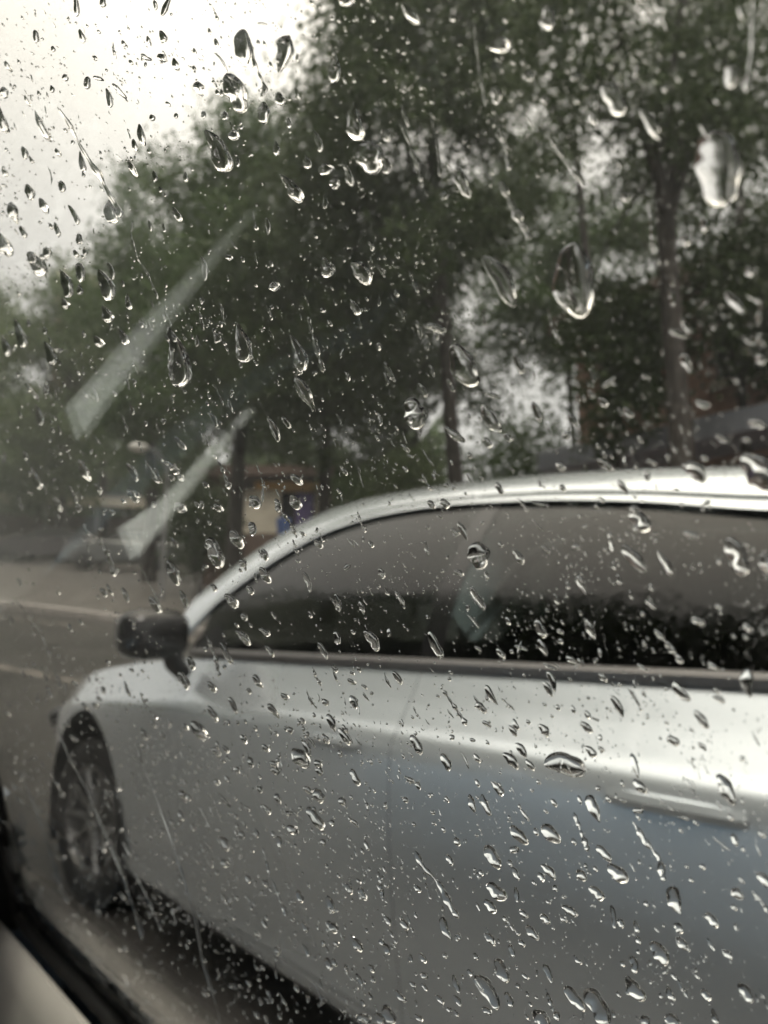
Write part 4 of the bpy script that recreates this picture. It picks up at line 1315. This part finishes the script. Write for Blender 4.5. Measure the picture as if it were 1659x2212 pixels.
7: """615,-10,660,90,735,290,800,500,850,680,870,840,920,980,955,1110,15,s;318,-10,390,130,470,320,530,470,580,620,617,745,15,s;213,18,240,70,274,130,14,s;570,430,640,570,697,708,12,s;80,5,150,170,200,320,240,460,277,562,11,s;860,168,885,215,912,273,10,s;563,18,577,42,18,e;588,98,607,138,22,t;773,98,803,153,28,i;773,183,793,228,20,e;733,226,748,250,20,e;942,298,983,363,34,e;1033,273,1053,307,25,e;958,393,987,433,25,e;1098,258,1112,303,18,t;1198,293,1208,348,22,e;1328,168,1398,268,44,e;1358,88,1393,153,40,e;1243,248,1288,287,34,e;1133,158,1167,203,24,t;1188,112,1217,158,30,i;1466,128,1490,163,30,e;1308,83,1347,112,28,e;1518,3,1553,78,30,e;1368,-5,1390,33,32,e;1173,-5,1203,27,35,e;1513,218,1547,257,17,e;1573,313,1592,358,18,e;1108,78,1127,113,22,e;1133,338,1150,400,1163,473,14,s;1173,478,1205,560,1237,643,18,s;1283,528,1307,583,25,e;1410,548,1443,628,36,t;1488,498,1523,548,26,e;1553,513,1583,573,28,e;1628,438,1645,500,1652,563,24,s;1410,663,1457,713,38,e;1513,718,1563,795,36,t;1408,818,1432,873,28,e;1303,658,1327,708,22,t;1060,463,1077,498,22,e;1015,-5,1032,27,20,e;953,538,978,578,25,t;833,253,848,272,24,e;1385,308,1403,337,24,e;1425,225,1440,250,24,e;1380,180,1395,195,22,e;1230,190,1255,205,22,e;1290,165,1305,185,20,e;1355,40,1365,60,16,e;925,50,950,75,20,e;790,50,800,80,14,t;665,85,675,105,18,e;690,260,705,285,18,e;640,295,655,312,18,e;845,390,858,412,20,t;930,440,942,465,14,e;750,300,765,320,16,e;580,320,592,340,14,e;660,540,668,570,12,t;740,600,755,625,14,t;720,580,732,600,12,e;890,545,905,575,14,e;1000,635,1015,655,16,e;1130,655,1150,695,16,e;1185,775,1210,808,22,e;1490,850,1500,880,18,e;1590,850,1615,885,22,e;1100,705,1120,735,16,e;1440,750,1465,770,18,e;1255,650,1270,665,14,e;1080,590,1090,612,14,e;1125,525,1135,550,16,e;1410,690,1420,710,16,e;1580,150,1590,165,16,e;1060,165,1078,190,14,e;1015,200,1025,220,14,e;1145,955,1178,1020,18,s;1210,970,1240,1030,14,s;1350,920,1390,1010,14,s;1020,990,1010,1020,14,e;1095,1050,1115,1085,14,e;1320,980,1332,1015,16,t;1270,930,1290,970,14,e;1600,900,1620,930,20,e;1640,740,1659,765,24,e;1620,1060,1659,1106,40,e;1545,1070,1600,1100,40,e;1560,1000,1575,1030,14,e;485,255,492,272,14,e;515,260,530,280,14,e;265,380,280,400,12,e;255,485,268,500,14,e;270,20,278,38,14,e;450,90,462,120,12,e;425,330,452,372,22,e;335,375,350,395,12,e;95,310,110,335,16,e;660,640,645,625,14,e;1575,60,1585,75,14,e;1610,90,1622,108,12,e""",
8: """460,58,512,123,40,t;1080,48,1135,108,40,e;1442,26,1515,160,62,e;878,118,932,238,60,i;1075,180,1122,184,34,e;368,113,393,193,28,e;423,113,463,208,28,e;550,247,625,328,46,e;685,243,762,323,58,e;818,188,845,260,882,363,32,s;917,333,980,408,38,e;1073,228,1130,320,1190,390,1210,493,44,s;436,333,500,438,54,e;543,345,585,355,34,e;268,373,297,423,28,e;308,298,328,338,25,e;133,355,160,420,240,500,280,590,324,653,38,s;445,497,530,568,56,e;553,428,583,488,25,e;678,418,740,483,32,e;663,453,688,492,28,e;833,438,873,488,36,e;965,418,1052,493,62,e;883,513,945,573,42,e;433,568,483,628,36,e;768,598,835,643,34,e;678,628,717,673,32,e;617,678,668,743,34,e;248,643,293,745,42,i;70,653,103,703,28,e;433,713,477,768,30,e;980,593,998,695,26,e;1010,653,1032,692,28,e;1080,658,1098,713,25,e;1235,513,1283,635,78,i;1388,628,1443,688,40,e;1253,672,1290,714,36,e;1263,728,1323,793,36,e;1150,750,1220,855,62,e;1063,813,1088,888,40,e;1046,897,1130,1005,58,e;480,823,535,930,54,e;390,897,493,1045,64,e;688,848,725,930,28,e;820,808,857,848,18,e;780,942,870,1050,50,e;866,957,965,1115,90,e;643,1047,705,1130,60,e;698,953,720,1020,755,1090,32,s;298,893,327,975,22,e;523,968,553,1035,30,e;1373,953,1413,1003,35,e;1530,928,1593,1015,44,e;1222,943,1258,1008,30,e;1216,1067,1275,1120,58,e;1108,1073,1143,1112,44,e;0,1023,45,1112,46,e;1503,520,1555,562,44,e;1588,528,1625,570,1658,625,27,s;1613,453,1668,520,44,e;1500,283,1527,338,28,e;1410,288,1455,330,1503,362,14,s;1618,275,1650,297,28,e;1483,203,1508,226,25,e;1362,418,1388,437,25,e;520,643,560,700,588,723,17,s;540,763,562,818,25,e;583,738,608,773,22,e;153,798,183,843,22,e;388,798,408,828,20,e;253,798,275,820,18,e;183,503,207,573,14,s;130,503,158,538,22,e;158,888,188,912,28,e;48,958,97,1013,22,e;0,758,22,808,28,e;0,643,27,683,22,e;588,608,623,648,24,e;568,513,577,583,22,e;90,38,132,67,22,e;722,133,747,168,20,e;838,118,852,158,18,e;588,178,628,233,17,e;395,48,412,83,18,e;83,128,103,152,22,e;0,148,12,178,16,e;298,983,332,1033,22,e;425,1033,463,1068,28,e;223,978,257,1023,20,e;1418,1038,1442,1106,28,e;1460,788,1503,828,28,e;1513,673,1530,703,20,e;960,118,978,148,20,e;810,305,828,335,20,e;905,423,922,448,18,e;730,508,748,535,22,e;690,178,710,195,14,e;630,90,645,103,14,e;660,50,678,70,16,e;265,122,280,150,16,e;200,185,220,198,18,e;120,235,135,252,16,e;205,235,225,250,14,e;250,255,262,280,16,e;190,110,200,128,14,e;410,440,430,465,20,e;390,288,408,298,12,e;640,485,660,508,16,e;700,570,722,588,14,e;760,640,790,668,20,e;770,550,790,560,14,e;895,590,915,602,14,e;880,375,890,385,12,e;1090,725,1108,762,24,e;1095,785,1105,805,18,e;1020,835,1040,858,22,e;1205,875,1225,890,18,e;1240,885,1268,920,18,e;1190,970,1205,995,18,e;1005,965,1022,990,16,e;1340,885,1365,912,16,e;985,1045,1000,1080,16,e;915,80,933,98,22,e;1015,135,1048,148,14,e;1280,210,1318,225,14,e;1335,225,1358,248,16,e;1225,165,1250,185,12,e;1320,475,1335,495,20,e;1300,420,1318,432,18,e;1500,590,1525,615,22,e;1530,465,1558,498,14,e;1125,575,1140,600,24,e;310,715,328,745,22,e;360,870,380,898,20,e;595,885,625,915,18,e;570,930,585,950,20,e;625,1010,640,1030,14,e;650,985,665,1000,12,e;160,930,185,965,16,e;110,925,135,950,18,e;265,1035,290,1055,16,e;300,1045,320,1075,16,e;130,1065,165,1100,18,e;395,580,415,620,12,e;515,640,530,665,18,e;610,1065,625,1085,14,e""",
}
drops = []
for tile, txt in OBS.items():
    ox, oy = TILES[tile]
    for e in txt.replace('\n', '').split(';'):
        p = e.split(',')
        typ = p[-1]
        w = float(p[-2])
        c = np.array([float(v) for v in p[:-2]]).reshape(-1, 2)
        c = (c / 1.0972 + np.array([ox, oy])) * (1659 / 3024)
        drops.append((c, .9 * w / 1.0972 * (1659 / 3024), typ))


def place_words(x, y):
    """what lies behind the drop in the picture"""
    roof_y = np.interp(x, [370, 500, 620, 800, 1000, 1400, 1659], [1335, 1228, 1145, 1074, 1043, 1011, 1007])
    win_y = np.interp(x, [400, 500, 620, 800, 1000, 1400, 1659], [1370, 1280, 1196, 1118, 1088, 1083, 1104])
    belt_y = np.interp(x, [380, 1659], [1414, 1485])
    crease_y = np.interp(x, [200, 730, 1659], [1540, 1570, 1665])
    sill_y = 1870 + .615 * (x - 280)
    sky_y = np.interp(x, [0, 150, 250, 450, 660, 690], [560, 490, 350, 200, 60, -50])
    col = ['at far left', 'left of centre', 'at centre', 'right of centre', 'at far right'][int(np.clip(x / 332, 0, 4))]
    if x < 380 and y > 1240 and y < 1480:
        return 'in front of the wet road, ' + ('upper' if y < 1340 else 'lower') + ' part'
    if y < sky_y:
        return 'against the white sky ' + ['at far left', 'above the left trees', 'beside the tall crown'][int(np.clip(x / 230, 0, 2))] + (', high up' if y < 150 else ', middle height' if y < 330 else ', low down')
    if x > 370 and roof_y - 10 < y < win_y:
        return 'over the silver roof edge ' + col
    if x > 390 and win_y <= y < belt_y:
        return 'over the dark side window ' + col + (', upper half' if y < (win_y + belt_y) / 2 else ', lower half')
    if x > 380 and belt_y <= y < crease_y:
        return 'over the bright door shoulder ' + col
    if y > sill_y + 10 or (x < 60 and y > 1480):
        return 'over the dark road beside the window seal' + (', higher up' if y < 1900 else ', low down')
    if x < 275 and y > 1500:
        return 'over the front wheel' + (', upper half' if y < 1700 else ', lower half')
    if y >= 1480 or (x <= 380 and y > 1400):
        row = ['just below the shoulder', 'at handle height', 'at mid-door height', 'low on the door', 'lowest on the door'][int(np.clip((y - 1500) / 145, 0, 4))]
        return 'over the silver door ' + col + ', ' + row
    row = ['at the treetops', 'high in the trees', 'midway up the trees', 'low in the trees', 'under the tree crowns', 'just above the silver car'][int(np.clip(y / 195, 0, 5))]
    return row + ' ' + col


ORD = ['largest', 'second largest', 'third largest', 'fourth largest', 'fifth largest', 'sixth largest', 'seventh largest', 'eighth largest', 'ninth largest', 'tenth largest', 'eleventh largest', 'twelfth largest', 'thirteenth largest', 'fourteenth largest']
infos = []
for (c, w, typ) in drops:
    L = float(np.hypot(*np.diff(c, axis=0).T).sum())
    infos.append((L * w, c, w, typ, L))
infos.sort(key=lambda t: -t[0])
NIND = 300
count = {}
rest_v, rest_f, rest_n = [], [], 0
for k, (A, c, w, typ, L) in enumerate(infos):
    rng = np.random.default_rng(3000 + k)
    big = w > 22
    if k < NIND:
        V, F, _ = drop_geo(c, w, typ, rng, (44 if w > 45 else 30) if (typ == 's' or big) else 16, 21 if big else 11)
        o = fast_mesh('raindrop', V - V.mean(0), F, M['water'], None, True)
        o.location = V.mean(0)
        shape = 'running streak' if typ == 's' else 'slender raindrop' if L > 2.1 * w else 'plump raindrop'
        ctr = c.mean(0)
        key = (shape, place_words(*ctr))
        i = count.get(key, 0)
        count[key] = i + 1
        tag(o, f'{ORD[min(i, len(ORD) - 1)]} {shape} {key[1]}' if True else '', 'raindrop', 'raindrops on the side window')
    else:
        V, F, _ = drop_geo(c, w, typ, rng, 9, 7)
        rest_v.append(V)
        rest_f.append(F + rest_n)
        rest_n += len(V)

# fine spray: droplets too small and too many to count
rng = np.random.default_rng(77)
n_fine = 11000
made = 0
cl = rng.uniform([-40, -40], [1700, 2250], (420, 2))
while made < n_fine:
    if rng.random() < .55:
        x, y = cl[rng.integers(len(cl))] + rng.normal(0, 26, 2)
    else:
        x, y = rng.uniform(-40, 1700), rng.uniform(-40, 2250)
    if y > 1935 + 1.05 * (x - 40) - 25 or x < -40 or y < -40 or y > 2250 or x > 1700:
        continue
    dens = 1.0
    if y < 560 - .85 * x + 30:
        dens = 1.0
    if x > 1000 and y < 600:
        dens = .8
    if rng.random() > dens:
        continue
    w = float(np.clip(rng.lognormal(.92, .52), 1.1, 9.0))
    L = w * rng.uniform(.8, 2.4)
    if rng.random() < .1:
        w, L = w * .8, w * rng.uniform(3, 6)
    ang = rng.normal(.42, .22)
    d = np.array([math.sin(ang), math.cos(ang)]) * L / 2
    V, F, _ = drop_geo(np.array([(x - d[0], y - d[1]), (x + d[0], y + d[1])]), w, 'e' if rng.random() < .6 else 't', rng, 6, 5, .72)
    rest_v.append(V)
    rest_f.append(F + rest_n)
    rest_n += len(V)
    made += 1
# slanting droplets low on the pane, then beads gathered along the bottom and front seal
for k in range(3000):
    if k < 1500:
        x, y = rng.uniform(0, 900), rng.uniform(1560, 2230)
        if y > 1935 + 1.05 * (x - 40) - 40:
            continue
        if k % 2:
            continue
        w = float(np.clip(rng.lognormal(1.05, .35), 1.8, 6))
        L = w * rng.uniform(1.8, 4.2)
        ang = rng.normal(.42, .12)
    else:
        t = rng.uniform(-.1, 1.25)
        off = abs(rng.normal(0, 1)) * 26 + 4
        x, y = 40 + 230 * t + rng.normal(0, 4), 1970 + 242 * t - off
        if k % 9 == 0:
            x, y = 30 - rng.uniform(0, 30) + abs(rng.normal(0, 8)), 1950 - rng.uniform(0, 170)
        w = rng.uniform(3, 9)
        L = w * rng.uniform(1, 4)
        ang = rng.normal(.78, .2)
    d = np.array([math.sin(ang), math.cos(ang)]) * L / 2
    V, F, _ = drop_geo(np.array([(x - d[0], y - d[1]), (x + d[0], y + d[1])]), w, 'e', rng, 6, 5, .8)
    rest_v.append(V)
    rest_f.append(F + rest_n)
    rest_n += len(V)
fine = fast_mesh('fine_droplets', np.concatenate(rest_v), np.concatenate(rest_f), M['water'], None, True)
tag(fine, 'countless fine rain droplets sprayed over the side window', 'droplets', kind='stuff')

# ------------------------------------------------------------------ rain-laden air
hz_m = bpy.data.materials.new('rain_haze')
hz_m.use_nodes = True
ht_ = hz_m.node_tree
ht_.nodes.clear()
ho = N(ht_, 'ShaderNodeOutputMaterial')
pv = N(ht_, 'ShaderNodeVolumePrincipled')
pv.inputs['Color'].default_value = (.90, .94, .96, 1)
pv.inputs['Density'].default_value = 0.0032
pv.inputs['Anisotropy'].default_value = 0.2
ht_.links.new(pv.outputs[0], ho.inputs['Volume'])
hb = MB().box((20, 70, 24), (330, 390, 26)).build('haze', hz_m, None, False)
tag(hb, 'thin pale rain haze over the whole street', 'haze', kind='stuff')
